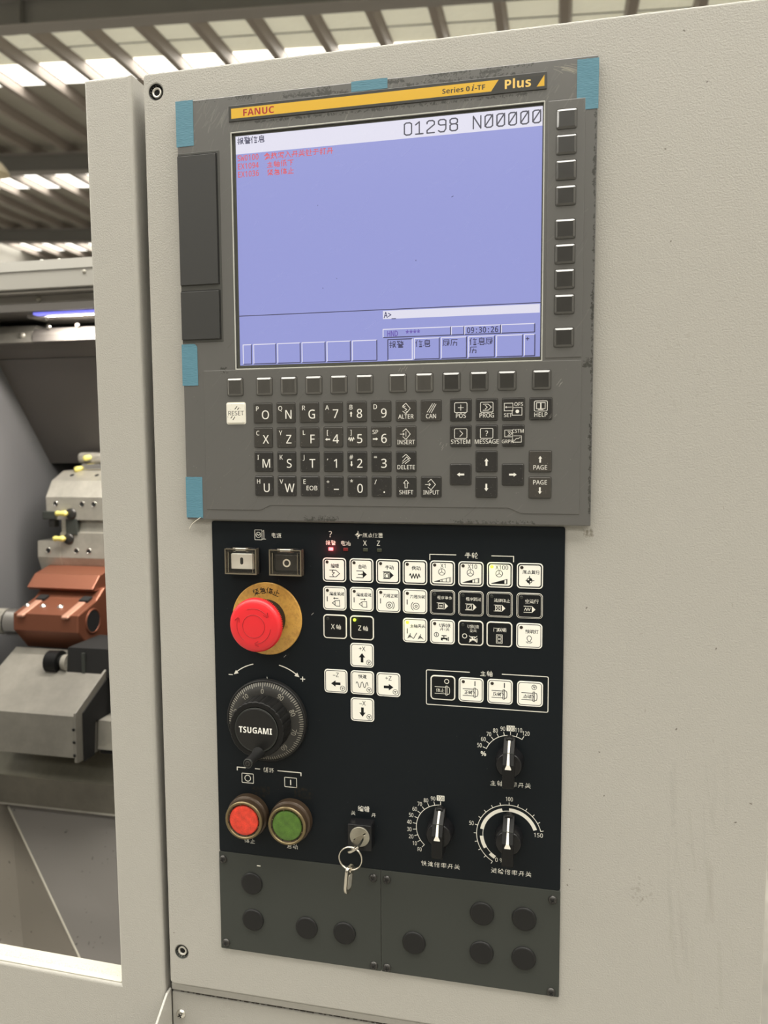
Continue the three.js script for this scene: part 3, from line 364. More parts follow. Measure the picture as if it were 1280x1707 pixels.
    const q = rng(u0 * 7 + v0), N = 14; for (let i = 0; i <= N; i++) pts.push([-w / 2 + w * i / N, (q() - 0.5) * 0.25]); if (cut) pts.push([w / 2, h - cut], [w / 2 - cut * 0.5, h - 0.6], [w / 2 - cut, h]); else pts.push([w / 2, h]); for (let i = N - 1; i >= 0; i--) if (-w / 2 + w * i / N < w / 2 - cut - 0.2) pts.push([-w / 2 + w * i / N, h + (q() - 0.5) * 0.2]);
    part('strip', boxUV(poly(pts, 0.02, 0.2, 0)), blue, t);
    if (u0 === -43.6) { const c = new THREE.CatmullRomCurve3([[2, 0.2, 0.3], [-1, -2, 1.2], [-4.5, -4.6, 1], [-7.5, -8.5, 0]].map(([a, b, e]) => new THREE.Vector3(a * mm, b * mm, e * mm))); part('thread', new THREE.TubeGeometry(c, 12, 0.00018, 5), std({ color: lin(0.75, 0.72, 0.62), roughness: 0.6 }), t, 2.6); }
  }
}
// ------------------------------------------------------------------ the switch panel: print, keys, lamps
const OR = [-25.7, 270.8, 229.5, 525.6];
{
  const [cv, x] = canvasFor(OR, 8, '#12171b'), r = rng(23), Wt = '#e6e3d8', CR = '#f1efe6', BK = '#16181a';
  // print
  rr(x, 11, 280.7, 5.6, 7.2, 0.3, null, Wt, 0.45); ring(x, 11, 280.7, 1.9, 0.45, Wt); pen(x, '-1.2,0.4 -0.6,-0.6 0.2,0.6 1.2,-0.6', 11, 280.7, 0.4, Wt); pen(x, '0,-2.6 0,2.8;-1.2,3 1.4,3;-0.8,-2.6 0,-3.4', 15.3, 280.7, 0.45, Wt); zh(x, '电源', 24.7, 280.8, 3.7, Wt, { gap: 0.7 });
  latin(x, '?', 65.8, 279.1, 6.2, Wt); zh(x, '报警', 65.9, 285.2, 3.6, Wt, { gap: 0.4 }); zh(x, '电池', 76.8, 285.4, 3.6, Wt, { gap: 0.4 }); latin(x, 'X', 91.2, 285, 5, Wt); latin(x, 'Z', 101, 284.9, 5, Wt);
  disc(x, 86.2, 279.2, 1.5, Wt); pen(x, '0,-2.6 0,2.6;-2,0 3,0', 86.2, 279.2, 0.5, Wt); disc(x, 85.6, 279.8, 0.5, BK); disc(x, 86.9, 278.6, 0.5, BK); zh(x, '原点位置', 96.9, 279.3, 3.4, Wt, { gap: 0.35 });
  pen(x, '-3.6,5.6 -3.6,1.8 14.6,1.8;39.2,1.8 54,1.8 54,5.6', 141.3, 290, 0.6, Wt); zh(x, '手轮', 166.5, 291.8, 4.2, Wt, { gap: 0.6 });
  x.strokeStyle = Wt; x.lineWidth = 0.75; x.beginPath(); x.moveTo(4.7, 377.5); x.quadraticCurveTo(-3.2, 379.6, -8.6, 384.2); x.stroke(); x.beginPath(); x.moveTo(25.5, 377.1); x.quadraticCurveTo(33.6, 379.2, 39, 383.6); x.stroke(); pen(x, '-10.7,386.1 -8.9,382.6 -6.7,385 *;41,385.3 39.3,381.8 37,384.4 *', 0, 0, 0.1, Wt); pen(x, '-14.6,386.4 -11.8,386.4;41.8,386.4 45,386.4;43.4,384.8 43.4,388', 0, 0, 0.7, Wt);
  pen(x, '15.6,386.6 16.2,389.4', 0, 0, 0.5, Wt);
  pen(x, '-9.6,459.8 -9.6,457.6 -3,457.6;5,457.6 8.4,457.6;22.9,457.6 41,457.6 41,459.8', 0, 0, 0.8, Wt); zh(x, '循环', 15.6, 457.7, 3.9, Wt, { gap: 0.5 }); rr(x, -1.3, 465.6, 9.2, 7.2, 0.4, null, Wt, 0.55); ring(x, -1.3, 465.6, 2.3, 0.6, Wt); rr(x, 32.8, 465.7, 9.4, 7.2, 0.4, null, Wt, 0.55); pen(x, '0,-1.7 0,1.7', 32.8, 465.7, 0.9, Wt);
  zh(x, '停止', -0.8, 514.6, 3.8, Wt, { gap: 0.8 }); zh(x, '启动', 33.3, 515.2, 3.8, Wt, { gap: 0.8 });
  zh(x, '编辑', 88.8, 480.4, 4.2, Wt, { gap: 0.5 }); zh(x, '关', 80.8, 484.4, 3.2, Wt); zh(x, '开', 96.2, 484.4, 3.2, Wt);
  x.strokeStyle = Wt; x.lineWidth = 0.6; x.beginPath(); x.moveTo(165.6, 374); x.lineTo(136.4, 374); x.quadraticCurveTo(135.2, 374, 135.2, 375.2); x.lineTo(135.2, 397.6); x.quadraticCurveTo(135.2, 398.8, 136.4, 398.8); x.lineTo(218.2, 398.8); x.quadraticCurveTo(219.4, 398.8, 219.4, 397.6); x.lineTo(219.4, 375.2); x.quadraticCurveTo(219.4, 374, 218.2, 374); x.lineTo(188.2, 374); x.stroke(); zh(x, '主轴', 177.3, 374.1, 4, Wt, { gap: 0.6 });
  // override dials
  const dial = (cu, cv2, R, a0, a1, names, opt = {}) => {
    ring(x, cu, cv2, R, 0.5, Wt, (a0 - 90) * Math.PI / 180, (a1 - 90) * Math.PI / 180);
    names.forEach((t, i) => { const a = (a0 + (a1 - a0) * i / (names.length - 1)) * Math.PI / 180, S = Math.sin(a), C = -Math.cos(a), L = opt.tick ?? 2.5; x.strokeStyle = Wt; x.lineWidth = 0.5; x.beginPath(); x.moveTo(cu + R * S, cv2 + R * C); x.lineTo(cu + (R + L) * S, cv2 + (R + L) * C); x.stroke();
      if (t) { const q = R + L + 2.6, U = cu + (q + (t.length > 2 ? 0.4 : 0.2) * Math.abs(S)) * S, V = cv2 + q * C; if (opt.box === t) { rr(x, U, V, 5.6, 4, 0.3, Wt); latin(x, t, U, V, 4.2, BK, false, 'center', 'sans-serif', 0.74); } else latin(x, t, U, V, 4.2, Wt, false, 'center', 'sans-serif', 0.76); } });
  };
  dial(193.7, 434.5, 17.4, -67, 29, ['50', '60', '70', '80', '90', '100', '110', '120'], { box: '100' }); latin(x, '%', 175.6, 431.6, 4.6, Wt, true); zh(x, '主轴倍率开关', 194.4, 452, 3.9, Wt, { gap: 0.9 });
  dial(145.4, 489.6, 17.6, -138, 0, ['F0', '10', '20', '30', '40', '50', '60', '70', '80', '90', '100'], { box: '100' }); zh(x, '快速倍率开关', 145.2, 516.6, 3.9, Wt, { gap: 0.9 });
  const nm = Array(16).fill(''); nm[10] = '100'; nm[5] = '50'; dial(193.7, 489.8, 22.6, -150, 75, nm, { tick: 1.8 }); latin(x, '150', 213.9, 486.9, 4, Wt); latin(x, '0', 185.2, 508, 4, Wt); latin(x, '%', 189, 508, 4, Wt); zh(x, '进给倍率开关', 195.4, 516, 3.9, Wt, { gap: 0.9 });
  const band = (r0, r1, a0, a1) => { x.fillStyle = Wt; x.beginPath(); const A = (a) => (a - 90) * Math.PI / 180; x.arc(193.7, 489.8, r1, A(a0), A(a1)); x.arc(193.7, 489.8, r0, A(a1), A(a0), true); x.fill(); };
  band(17.8, 20.4, 0, 71); band(17.8, 20.4, -80, -14); band(17.8, 20.4, -122, -95); band(17.8, 20.4, -150, -137); ring(x, 193.7, 489.8, 18.2, 0.5, Wt, -4.19, -1.57);
  for (let i = 0; i < 60; i++) { x.strokeStyle = `rgba(190,190,180,${0.1 + 0.25 * r()})`; x.lineWidth = 0.12 + 0.14 * r(); const u = -20 + 245 * r(), v = 300 + 220 * r(), a = r() * 6; x.beginPath(); x.moveTo(u, v); x.lineTo(u + 0.7 * Math.cos(a), v + 0.7 * Math.sin(a)); x.stroke(); }
  for (const [u, v] of [[51.6, 337.6], [30, 370]]) pen(x, '-0.8,0.8 0.8,-0.8', u, v, 0.35, 'rgba(210,208,200,0.8)');
  for (const [u, v] of [[6, 475], [40, 473]]) for (let i = 0; i < 70; i++) disc(x, u + 14 * (r() - 0.3), v + 8 * (r() - 0.5), 0.4 + 0.8 * r(), 'rgba(70,50,34,0.10)');
  // keys: [u, v, style, lamp, draw]; ink is the colour of what is printed on the key
  const K = [], C = [68.6, 88.6, 108, 127.2, 146.6, 166.4, 186.1, 206.3], R1 = 304.8, R2 = 325.4, R3 = 346.1, S = 17.5;
  const LIT = { lime: lin(0.62, 0.9, 0.04) };
  const k = (u, v, style, lamp, draw) => {
    K.push([u, v, style, lamp]);
    if (style === 'a') { rr(x, u, v, S, S, 2.6, CR); rr(x, u, v, S - 1.5, S - 1.5, 2.1, BK); rr(x, u, v, S - 3, S - 3, 1.6, CR); }
    if (style === 'b') { rr(x, u, v, S, S, 2.6, CR); rr(x, u, v, S - 2, S - 2, 1.9, null, BK, 0.4); }
    if (style === 'c') { rr(x, u, v, S - 0.3, S - 0.3, 2.5, BK, Wt, 0.4); rr(x, u, v, S - 1.9, S - 1.9, 2, null, Wt, 0.3); }
    if (style === 'd') { rr(x, u, v, S - 0.7, S - 0.7, 2.4, BK, Wt, 0.9); }
    draw(u, v, style === 'a' || style === 'b' ? BK : Wt);
  };
  const t4 = (t, dx = 1.3, dy = -3, s = 3) => (u, v, i) => zh(x, t, u + dx, v + dy, s, i, { gap: 0.15, weight: 0.1 });
  const and = (...f) => (u, v, i) => f.forEach((g) => g(u, v, i)), ic = (d, dy = 2.6, lw = 0.45, dx = 0, s = 1) => (u, v, i) => pen(x, d, u + dx, v + dy, lw, i, s);
  const one = (u, v, i) => pen(x, '0,-1.6 0,1.6', u - 5.6, v + 0.6, 0.55, i);
  k(C[0], R1, 'a', 'dark', and(t4('编辑', 0.4), ic('-3.6,-2.4 1.2,-2.4 3.8,0 1.2,2.4 -3.6,2.4;-1,-2.6 -1.8,-1 0,-0.6 -1.4,0.8 -0.8,2.4')));
  k(C[1], R1, 'a', 'dark', and(t4('自动', 0.4), ic('-3.6,-2.4 1.2,-2.4;-3.6,2.4 1.2,2.4;-2.4,0 0.6,0;1,-2.6 3.9,0 1,2.6 *;0.2,-1 1,0 0.2,1 *')));
  k(C[2], R1, 'a', 'dark', and(t4('手动', 0.9), ic('-3.6,-2.4 1.2,-2.4;-3.6,2.4 1.2,2.4;-3,-1.9 0.8,-1.9 0.8,1.9 -3,1.9 o;-2,1.2 -2.2,0 -1.4,-1 0,-1 0.2,1.2;1.2,-2.6 4,0 1.2,2.6 *')));
  k(C[3], R1, 'a', 'dark', and(t4('微动', 0.9), ic('-3.9,-0.4 -3.2,-1.6 -2.2,1.6 -1.2,-1.6 -0.2,1.6 0.8,-1.6 1.8,1.6 2.8,-1.6 3.6,0.6', 2.6, 0.6)));
  const wheelKey = (t, n) => (u, v, i) => { latin(x, t, u + 0.8 + (t.length - 2) * 0.3, v - 5.2, 4, i); ring(x, u - 0.4, v - 0.9, 2.3, 0.35, i); pen(x, '0,0 0,-2.2;0,0 -1.9,1.2;0,0 1.9,1.2', u - 0.4, v - 0.9, 0.3, i); pen(x, '-5.6,2.4 5,2.4 5,-0.8 o', u, v + 3.6, 0.3, i); pen(x, `-5.6,2.4 ${-4 + 3 * n},2.4 ${-4 + 3 * n},${1.9 - 0.9 * n} *`, u, v + 3.6, 0.1, i); for (let q = n; q < 3; q++) pen(x, `${-1 + 3 * q - 1.6},2.4 ${-1 + 3 * q - 1.6},${1.1 - 0.9 * q + 0.5}`, u, v + 3.6, 0.4, i); };
  k(C[4], R1, 'a', 'dark', wheelKey('X1', 0.8)); k(C[5], R1, 'a', 'dark', wheelKey('X10', 1.7)); k(C[6], R1, 'a', 'lime', wheelKey('X100', 2.4));
  k(C[7], R1, 'a', 'dark', and(t4('原点复归', 0.8, -2.6, 2.7), (u, v, i) => { ring(x, u - 0.2, v + 3.2, 1.7, 0.5, i); pen(x, '0,-3 0,2.6;-2.4,0 3,0', u - 0.2, v + 3.2, 0.5, i); x.beginPath(); x.moveTo(u - 0.2, v + 3.2); x.arc(u - 0.2, v + 3.2, 1.6, 1.57, 3.14); x.fill(); x.beginPath(); x.moveTo(u - 0.2, v + 3.2); x.arc(u - 0.2, v + 3.2, 1.6, -1.57, 0); x.fill(); }));
  const tail = (d) => ic('-2.4,0 0,-1.8 1.4,-1.8 3,-2 3.2,2.2 0.4,2.2 -2.4,0;-0.4,-1.4 -0.4,1.8;' + d, 3.4, 0.4, 0.6);
  k(C[0], R2, 'b', 'dark', and(t4('尾座前进', 1.6, -3.4, 2.6), one, tail('-1.4,-3.4 2,-3.4;-1.4,-3.4 -0.7,-3.9;-1.4,-3.4 -0.7,-2.9'))); k(C[1], R2, 'b', 'dark', and(t4('尾座后退', 1.6, -3.4, 2.6), one, tail('-1.4,-3.4 2,-3.4;2,-3.4 1.3,-3.9;2,-3.4 1.3,-2.9')));
  const tur = (sgn) => (u, v, i) => { ring(x, u + 0.8, v + 3.4, 2.2, 0.4, i); ring(x, u + 0.8, v + 3.4, 0.8, 0.45, i); ring(x, u + 0.8, v + 3.4, 3.5, 0.4, i, sgn > 0 ? -0.8 : 2.2, sgn > 0 ? 0.8 : 4); };
  k(C[2], R2, 'b', 'dark', and(t4('刀塔正转', 1.6, -3.4, 2.6), one, tur(1))); k(C[3], R2, 'b', 'dark', and(t4('刀塔反转', 1.8, -3.4, 2.6), one, tur(-1)));
  const tape = (inner) => ic('-3.8,-2.1 1.4,-2.1;-3.8,2.1 1.4,2.1;-2.8,-1.6 0.6,-1.6 0.6,1.6 -2.8,1.6 o;1.6,-2.4 4,0 1.6,2.4 *;' + inner, 2.4, 0.4);
  k(C[4], R2, 'c', 'off', and(t4('程序单步', 1.6, -3.4, 2.5), tape('-2,0 0,0;-1.6,-0.6 -1.6,0.6;-0.4,-0.6 -0.4,0.6'))); k(C[5], R2, 'c', 'off', and(t4('程序跳过', 1.8, -3.2, 2.5), tape('-2,1 0,-1'))); k(C[6], R2, 'c', 'off', and(t4('选择停止', 1.6, -3, 2.6), tape('-2.2,0 -1.1,-1.1 0,0 -1.1,1.1 o'))); k(C[7], R2, 'c', 'off', and(t4('空运行', 1.4, -3.2, 3), ic('-3.8,-2.1 1.4,-2.1;-3.8,2.1 1.4,2.1;-3.4,0.8 -2.6,-1 -1.8,1 -1,-1 -0.2,1 0.6,-1;1.6,-2.4 4,0 1.6,2.4 *', 2.4, 0.4)));
  k(C[0], R3, 'd', 'off', (u, v, i) => { latin(x, 'X', u - 1.6, v, 5, i); zh(x, '轴', u + 2.6, v, 3.6, i); }); k(C[1], R3, 'd', 'lime', (u, v, i) => { latin(x, 'Z', u - 1.6, v + 0.2, 5, i); zh(x, '轴', u + 2.6, v + 0.2, 3.6, i); });
  const chuck = '0,-1.8 0,0 -1.8,1.6;0,0 1.8,1.6;-0.7,-0.6 -1.4,1 0.9,0.8 o';
  k(C[3], R3, 'b', 'lime', and(t4('主轴夹头', 1.8, -3.2, 2.6), one, ic(chuck, 4, 0.4, -3.4), ic(chuck, 4.4, 0.4, 4), ic('-1,2 1.2,-2', 3.8, 0.45)));
  const tap = '-2.4,1.6 -2.4,-0.2 2.2,-0.2 2.2,1.6 1.2,1.6 1.2,0.9 -1.2,0.9 -1.2,1.8 *;-0.3,-0.2 -0.3,-1.4;-1.7,-1.6 1.3,-1.6;2.8,-0.6 2.8,1.8';
  k(C[4], R3, 'b', 'dark', (u, v, i) => { zh(x, '切削液', u + 1.6, v - 4.6, 2.6, i, { gap: 0.1 }); zh(x, '开/关', u + 1.6, v - 1.9, 2.4, i, { gap: 0.1 }); ring(x, u - 4.2, v + 2.2, 1.5, 0.4, i); pen(x, '0,-0.8 0,0.8', u - 4.2, v + 2.2, 0.4, i); pen(x, tap, u + 1.4, v + 4.4, 0.6, i); });
  k(C[5], R3, 'd', 'off', (u, v, i) => { zh(x, '切削液', u + 1.6, v - 4.6, 2.6, i, { gap: 0.1 }); zh(x, '全关', u + 1.6, v - 1.9, 2.4, i, { gap: 0.1 }); ring(x, u - 4.2, v + 2.2, 1.5, 0.5, i); pen(x, tap, u + 1.6, v + 4.2, 0.6, i); pen(x, '-2.6,-2.2 2.8,2.2;2.8,-2.2 -2.6,2.2', u + 1.6, v + 4.2, 0.45, i); });
  k(C[6], R3, 'd', 'none', and(t4('门联锁', 0.2, -3.2, 2.9), ic('-2,-3 2,-3 2,3 -2,3 o;-1.2,-2.2 1.2,-2.2 1.2,-0.4 -1.2,-0.4 o;-1.2,0.4 1.2,0.4 1.2,2.2 -1.2,2.2 o', 3.2, 0.35)));
  k(C[7], R3, 'b', 'dark', and(t4('照明灯', 1.8, -3, 2.8), ic('-0.8,1.4 -0.8,0.6 -1.5,-0.4 -1.5,-1.4 -0.6,-2.6 0.6,-2.6 1.5,-1.4 1.5,-0.4 0.8,0.6 0.8,1.4 o;-2,1.6 -1.4,2;0,2 0,2.7;2,1.6 1.4,2;-1,2 -1.2,2.6;1,2 1.2,2.6', 2.6, 0.35)));
  const jogMark = (u, v, i) => { ring(x, u + 5, v + 5, 1.7, 0.3, i); pen(x, '-0.9,-0.4 0.9,-0.4;-0.6,-0.4 0,0.5 0.6,-0.4;0,0.3 0,1', u + 5, v + 5, 0.3, i); };
  const big = { u: '0,-3.4 2.3,-0.3 0.95,-0.3 0.95,3.4 -0.95,3.4 -0.95,-0.3 -2.3,-0.3 *', d: '0,3.4 2.3,0.3 0.95,0.3 0.95,-3.4 -0.95,-3.4 -0.95,0.3 -2.3,0.3 *', l: '-3.6,0 -0.3,-2.3 -0.3,-0.95 3.4,-0.95 3.4,0.95 -0.3,0.95 -0.3,2.3 *', r: '3.6,0 0.3,-2.3 0.3,-0.95 -3.4,-0.95 -3.4,0.95 0.3,0.95 0.3,2.3 *' };
  const jog = (t, dir) => (u, v, i) => { latin(x, t, u, v - 4.8, 4.6, i); pen(x, big[dir], u, v + 1.8, 0.1, i); jogMark(u, v, i); };
  k(88.5, 366.1, 'b', 'none', jog('+X', 'u')); k(68.8, 386.3, 'b', 'none', jog('\u2013Z', 'l')); k(107.8, 386.4, 'b', 'none', jog('+Z', 'r')); k(88.5, 406.1, 'b', 'none', jog('\u2013X', 'd'));
  k(88.6, 386.2, 'b', 'none', and(t4('快速', 0, -4.6, 3), ic('-4.6,-1 -4,-2.2 -3.2,-1 -2.6,1.6 -1.8,2 -1.2,0.8 -0.8,-1.6 0,-2.2 0.6,-1 1,1.4 1.8,2 2.4,0.8 2.8,-1.4 3.6,-2 4.2,0.4', 1.6, 0.4), jogMark));
  const spindle = (t, turn) => (u, v, i) => { pen(x, '-5.6,-2.4 2.2,-2.4;-5.6,2.4 2.2,2.4;2,-3.2 3,-3.4 3,3.4 2,3.2 o;3,-2.8 4.4,-2.4 4.8,-1 4.8,1 4.4,2.4 3,2.8', u, v + 1.8, 0.4, i); zh(x, t, u - 1.9, v + 1.8, 2.8, i, { gap: 0.1 }); if (turn) ring(x, u + 1.2, v + 1.8, 1.1, 0.35, i, 2.4, 6.9); };
  k(147, 386.2, 'd', 'none', and(spindle('停止'), (u, v, i) => ring(x, u + 2.7, v - 4.8, 1.5, 0.5, i))); k(166.8, 386.4, 'b', 'dark', and(spindle('正转', 1), (u, v, i) => pen(x, '0,-1.5 0,1.5', u + 2.7, v - 4.6, 0.6, i))); k(186.8, 386.4, 'b', 'dark', and(spindle('反转', 1), (u, v, i) => pen(x, '0,-1.5 0,1.5', u + 3, v - 4.6, 0.6, i))); k(207.2, 386.6, 'b', 'none', and(spindle('点动', 1), (u, v, i) => { ring(x, u + 2.8, v - 4.8, 1.6, 0.35, i); pen(x, '-0.9,-0.4 0.9,-0.4;-0.6,-0.4 0,0.5 0.6,-0.4;0,0.3 0,1', u + 2.8, v - 4.8, 0.3, i); }));
  const map = asTexture(cv), panelMat = phys({ map, roughness: 0.5, specularIntensity: 0.35, bumpMap: fineBump, bumpScale: 0.000012 }), keyMat = phys({ map, roughness: 0.42, specularIntensity: 0.4 });
  const CU = 101.8, CV = 525.4, d = thing('operator_panel', P(CU, CV, -1.2), 'dark navy switch panel printed with white legends and lettered square touch keys', 'switch panel');
  const w = 254.9, h = 525.4 - 271.2; part('face_plate', uvIn(plate(rrect(w, h, 1.6, 0, h / 2), 0, 1.2, 0.25), CU, CV, OR), panelMat, d);
  const ledOff = std({ color: lin(0.03, 0.022, 0.016), roughness: 0.3 }), ledNo = std({ color: lin(0.018, 0.02, 0.016), roughness: 0.3 }), lime = std({ color: lin(0.5, 0.7, 0.05), roughness: 0.35, emissive: LIT.lime, emissiveIntensity: 0.9 });
  for (const [u, v, style, lamp] of K) {
    const key = part('key', uvIn(slab(S, S, 2.6, 0.9, 1.55, 0.22, 4, 2), u, v, OR), keyMat, d, u - CU, CV - v, 0);
    if (lamp !== 'none') part('indicator_led', turned([[0, 1.85], [0.8, 1.8], [1.15, 1.62], [1.15, 1.4]], 16), lamp === 'lime' ? lime : lamp === 'off' ? ledNo : ledOff, key, -5.4, 5.6, 0, lamp === 'lime' ? 'lit yellow-green indicator led' : undefined);
    if (lamp === 'lime') { const L = new THREE.PointLight(new THREE.Color(0.8, 1, 0.1), 0.000035, 0.05); L.position.copy(P(u - 5.4, v - 5.6, 3.2)); L.shadow.radius = 0.06; scene.add(L); }
  }
  for (const [u, v, m, n] of [[66.1, 289.8, std({ color: lin(0.8, 0.1, 0.08), emissive: lin(1, 0.13, 0.15), emissiveIntensity: 3.4, roughness: 0.3 }), 'lit red alarm led'], [77.1, 289.8, std({ color: lin(0.16, 0.012, 0.012), roughness: 0.35 })], [91.6, 289.8, std({ color: lin(0.045, 0.05, 0.03), roughness: 0.35 })], [101.7, 289.8, std({ color: lin(0.045, 0.05, 0.03), roughness: 0.35 })]]) part('indicator_led', slab(3.4, 2.2, 0.3, 1.0, 1.7, 0.2, 3, 1), m, d, u - CU, CV - v, 0, n);
  const L = new THREE.PointLight(new THREE.Color(1, 0.08, 0.1), 0.0003, 0.08); L.position.copy(P(66.1, 289.8, 3.2)); L.shadow.radius = 0.07; scene.add(L);
}
// ------------------------------------------------------------------ switches on the panel
{
  const clear = phys({ color: lin(1, 0.99, 0.97), roughness: 0.03, transmission: 1, thickness: 0, ior: 1.5 }), clearRim = phys({ color: lin(0.42, 0.36, 0.27), roughness: 0.1, transmission: 0.85, thickness: 0, ior: 1.5 });
  for (const [u, white, label] of [[-0.1, true, 'white-faced power switch with a bar mark under a hinged clear guard'], [34.1, false, 'black-faced power switch with a ring mark under a hinged clear guard']]) {
    const t = thing('power_switch', P(u, 309, 0), label, 'switch', 'power switches with clear guards'), y = (v) => 309 - v;
    part('housing', slab(24.6, 19, 1, 0, 2.2, 0.3), M.blackGloss, t, 0, y(299.5), 0);
    const [c, x] = canvasFor([-9, -6, 9, 6], 16, white ? '#e6e5e0' : '#1e1b18'); if (white) rr(x, -0.4, -0.4, 2.4, 5.2, 1.2, '#191816'); else { ring(x, 0, 0.2, 2.4, 1.1, '#e9e5d8'); }
    part('button', uvIn(slab(17.4, 11.2, 0.5, 2.1, 4.6, 0.4), 0, 0, [-9, -6, 9, 6]), std({ map: asTexture(c), roughness: 0.35 }), t, 0, y(300), 0, white ? 'white push face' : 'black push face');
    const g = new THREE.Group(); g.name = 'guard'; g.position.set(0, y(299.6) * mm, 0); t.add(g);
    part('guard_window', box(22.6, 17.2, 0.7, 0, 0, 7.4), clear, g);
    part('guard_wall', [box(0.9, 18.6, 5.6, -11.7, 0, 4.9), box(0.9, 18.6, 5.6, 11.7, 0, 4.9), box(22.6, 0.9, 5.6, 0, -8.9, 4.9), box(22.6, 0.7, 2.2, 0, 8.9, 6.5)], clearRim, g);
    part('guard_rim', [box(24.3, 0.8, 0.5, 0, -9, 7.9), box(24.3, 0.5, 0.5, 0, 9, 7.9), box(0.6, 18, 0.5, -11.8, 0, 7.9), box(0.6, 18, 0.5, 11.8, 0, 7.9), box(0.3, 15, 0.4, -9.4, -0.6, 7.9), box(0.3, 15, 0.4, 9.4, -0.6, 7.9)], std({ color: lin(0.16, 0.14, 0.1), roughness: 0.15 }), g);
    const pin = new THREE.CylinderGeometry(1.15 * mm, 1.15 * mm, 8.2 * mm, 14); pin.rotateZ(Math.PI / 2); part('hinge_pin', pin, M.steel, t, 0, y(290.9), 6.4);
    for (const s of [-1, 1]) { const k = new THREE.CylinderGeometry(1.6 * mm, 1.6 * mm, 2 * mm, 14); k.rotateZ(Math.PI / 2); part('hinge_knuckle', k, clearRim, t, s * 5, y(291), 6.2); part('hinge_block', slab(3, 3, 0.4, 2.1, 6.5, 0.3), M.blackGloss, t, s * 9.6, y(291.4), 0); }
  }
  // emergency stop
  const e = thing('emergency_stop_button', P(16.8, 369.3, 0), 'red mushroom emergency stop button on a stained yellow legend disc', 'button'), EY = 26.9;
  { const [c, x] = canvasFor([-28, -28, 28, 28], 14, '#c79a4d'), r = rng(61);
    for (let i = 0; i < 900; i++) { const a = r() * 6.3, q = 27 * Math.sqrt(r()); x.fillStyle = ['rgba(222,178,96,0.10)', 'rgba(120,84,38,0.10)', 'rgba(160,120,58,0.12)'][i % 3]; x.beginPath(); x.ellipse(q * Math.cos(a), q * Math.sin(a), 0.4 + 1.8 * r(), 0.3 + 1.2 * r(), r() * 3, 0, 7); x.fill(); }
    for (let i = 0; i < 60; i++) { x.strokeStyle = 'rgba(96,66,30,0.35)'; x.lineWidth = 0.2; const a = r() * 1.8 - 0.5, q = 20 + 6 * r(); x.beginPath(); x.moveTo(q * Math.cos(a), q * Math.sin(a)); x.lineTo(q * Math.cos(a) + r() - 0.5, q * Math.sin(a) + r() - 0.5); x.stroke(); }
    [...'紧急停止'].forEach((ch, i) => { const a = (-22 + 14.6 * i) * Math.PI / 180; x.save(); x.translate(0, 0); x.rotate(a); zh(x, ch, 0, -21.2, 4.9, '#1d1712', { weight: 0.105 }); x.restore(); });
    part('legend_disc', uvIn(turned([[14, 1.6], [26.3, 1.6], [26.9, 1.2], [26.9, 0]], 72), 0, 0, [-28, -28, 28, 28]), std({ map: asTexture(c), roughness: 0.38 }), e, 0, EY, 0, 'yellow disc with black warning characters'); }
  const red = std({ color: lin(0.72, 0.022, 0.03), roughness: 0.36 }), redDark = std({ color: lin(0.36, 0.008, 0.012), roughness: 0.45 });  // circle and arrows are a darker red than the cap
  part('neck', turned([[14.6, 1.5], [14.6, 8], [14.2, 9], [13.8, 20]], 48), M.black, e, 0, EY, 0);
  part('cap', turned([[0, 26.6], [12, 26.4], [16.5, 25.8], [18.4, 24.6], [19.2, 22.8], [19.2, 21.2], [18.6, 19.4], [17.6, 18], [14, 17.6]], 80), red, e, 0, EY, 0, 'red mushroom cap');
  const teeth = []; for (let i = 0; i < 96; i++) { const g = box(0.5, 0.5, 3, 0, 19.05, 20.9); g.rotateZ(i * Math.PI / 48); teeth.push(g); } part('grip_rib', teeth, red, e, 0, EY, 0).userData.kind = 'stuff';
  { const t = new THREE.TorusGeometry(8.2 * mm, 0.22 * mm, 6, 60); part('relief_circle', t, redDark, e, 0, EY, 26.45);
    for (let i = 0; i < 3; i++) { const a0 = 0.62 + i * 2.094, g = new THREE.TorusGeometry(12.6 * mm, 0.24 * mm, 6, 24, 1.35); g.rotateZ(a0); const hd = box(3.2, 0.5, 0.4, -1.2, 0.6), h2 = box(3.2, 0.5, 0.4, -1.2, -0.6); hd.rotateZ(-0.45); h2.rotateZ(0.45); const arr = merge([hd, h2]); arr.rotateZ(-Math.PI / 2); arr.translate(12.6 * mm, 0, 0); arr.rotateZ(a0); part('relief_arrow', [g, arr], redDark, e, 0, EY, 26.3); } }
  // handwheel
  const hw = thing('handwheel', P(15.7, 449.6, 0), 'black pulse handwheel with a graduated dial, fluted knob and small crank handle', 'handwheel'), HY = 30.9;
  { const [c, x] = canvasFor([-31, -31, 31, 31], 14, '#262523'); const ink = '#9c988c';
    for (let i = 0; i < 100; i++) { const a = i * Math.PI / 50 - 0.06, q = i % 10 === 0 ? 25.6 : i % 5 === 0 ? 26.3 : 26.9; x.strokeStyle = ink; x.lineWidth = 0.42; x.beginPath(); x.moveTo(q * Math.sin(a), -q * Math.cos(a)); x.lineTo(29.2 * Math.sin(a), -29.2 * Math.cos(a)); x.stroke(); }
    for (let i = 0; i < 10; i++) { x.save(); x.rotate(-i * Math.PI / 5 - 0.06); latin(x, String(i * 10), 0, -23.3, 4.6, ink); x.restore(); }
    part('dial_rim', turned([[29.6, 4.2], [30.4, 4.2], [31, 3.4], [31, 0]], 72), M.blackMatt, hw, 0, HY, 0);
    part('graduated_dial', uvIn(turned([[20, 7], [24, 6.4], [29.7, 3.8], [29.7, 2]], 72), 0, 0, [-31, -31, 31, 31]), std({ map: asTexture(c), roughness: 0.45 }), hw, 0, HY, 0, 'grey dial ring with 100 marks and numbers'); }
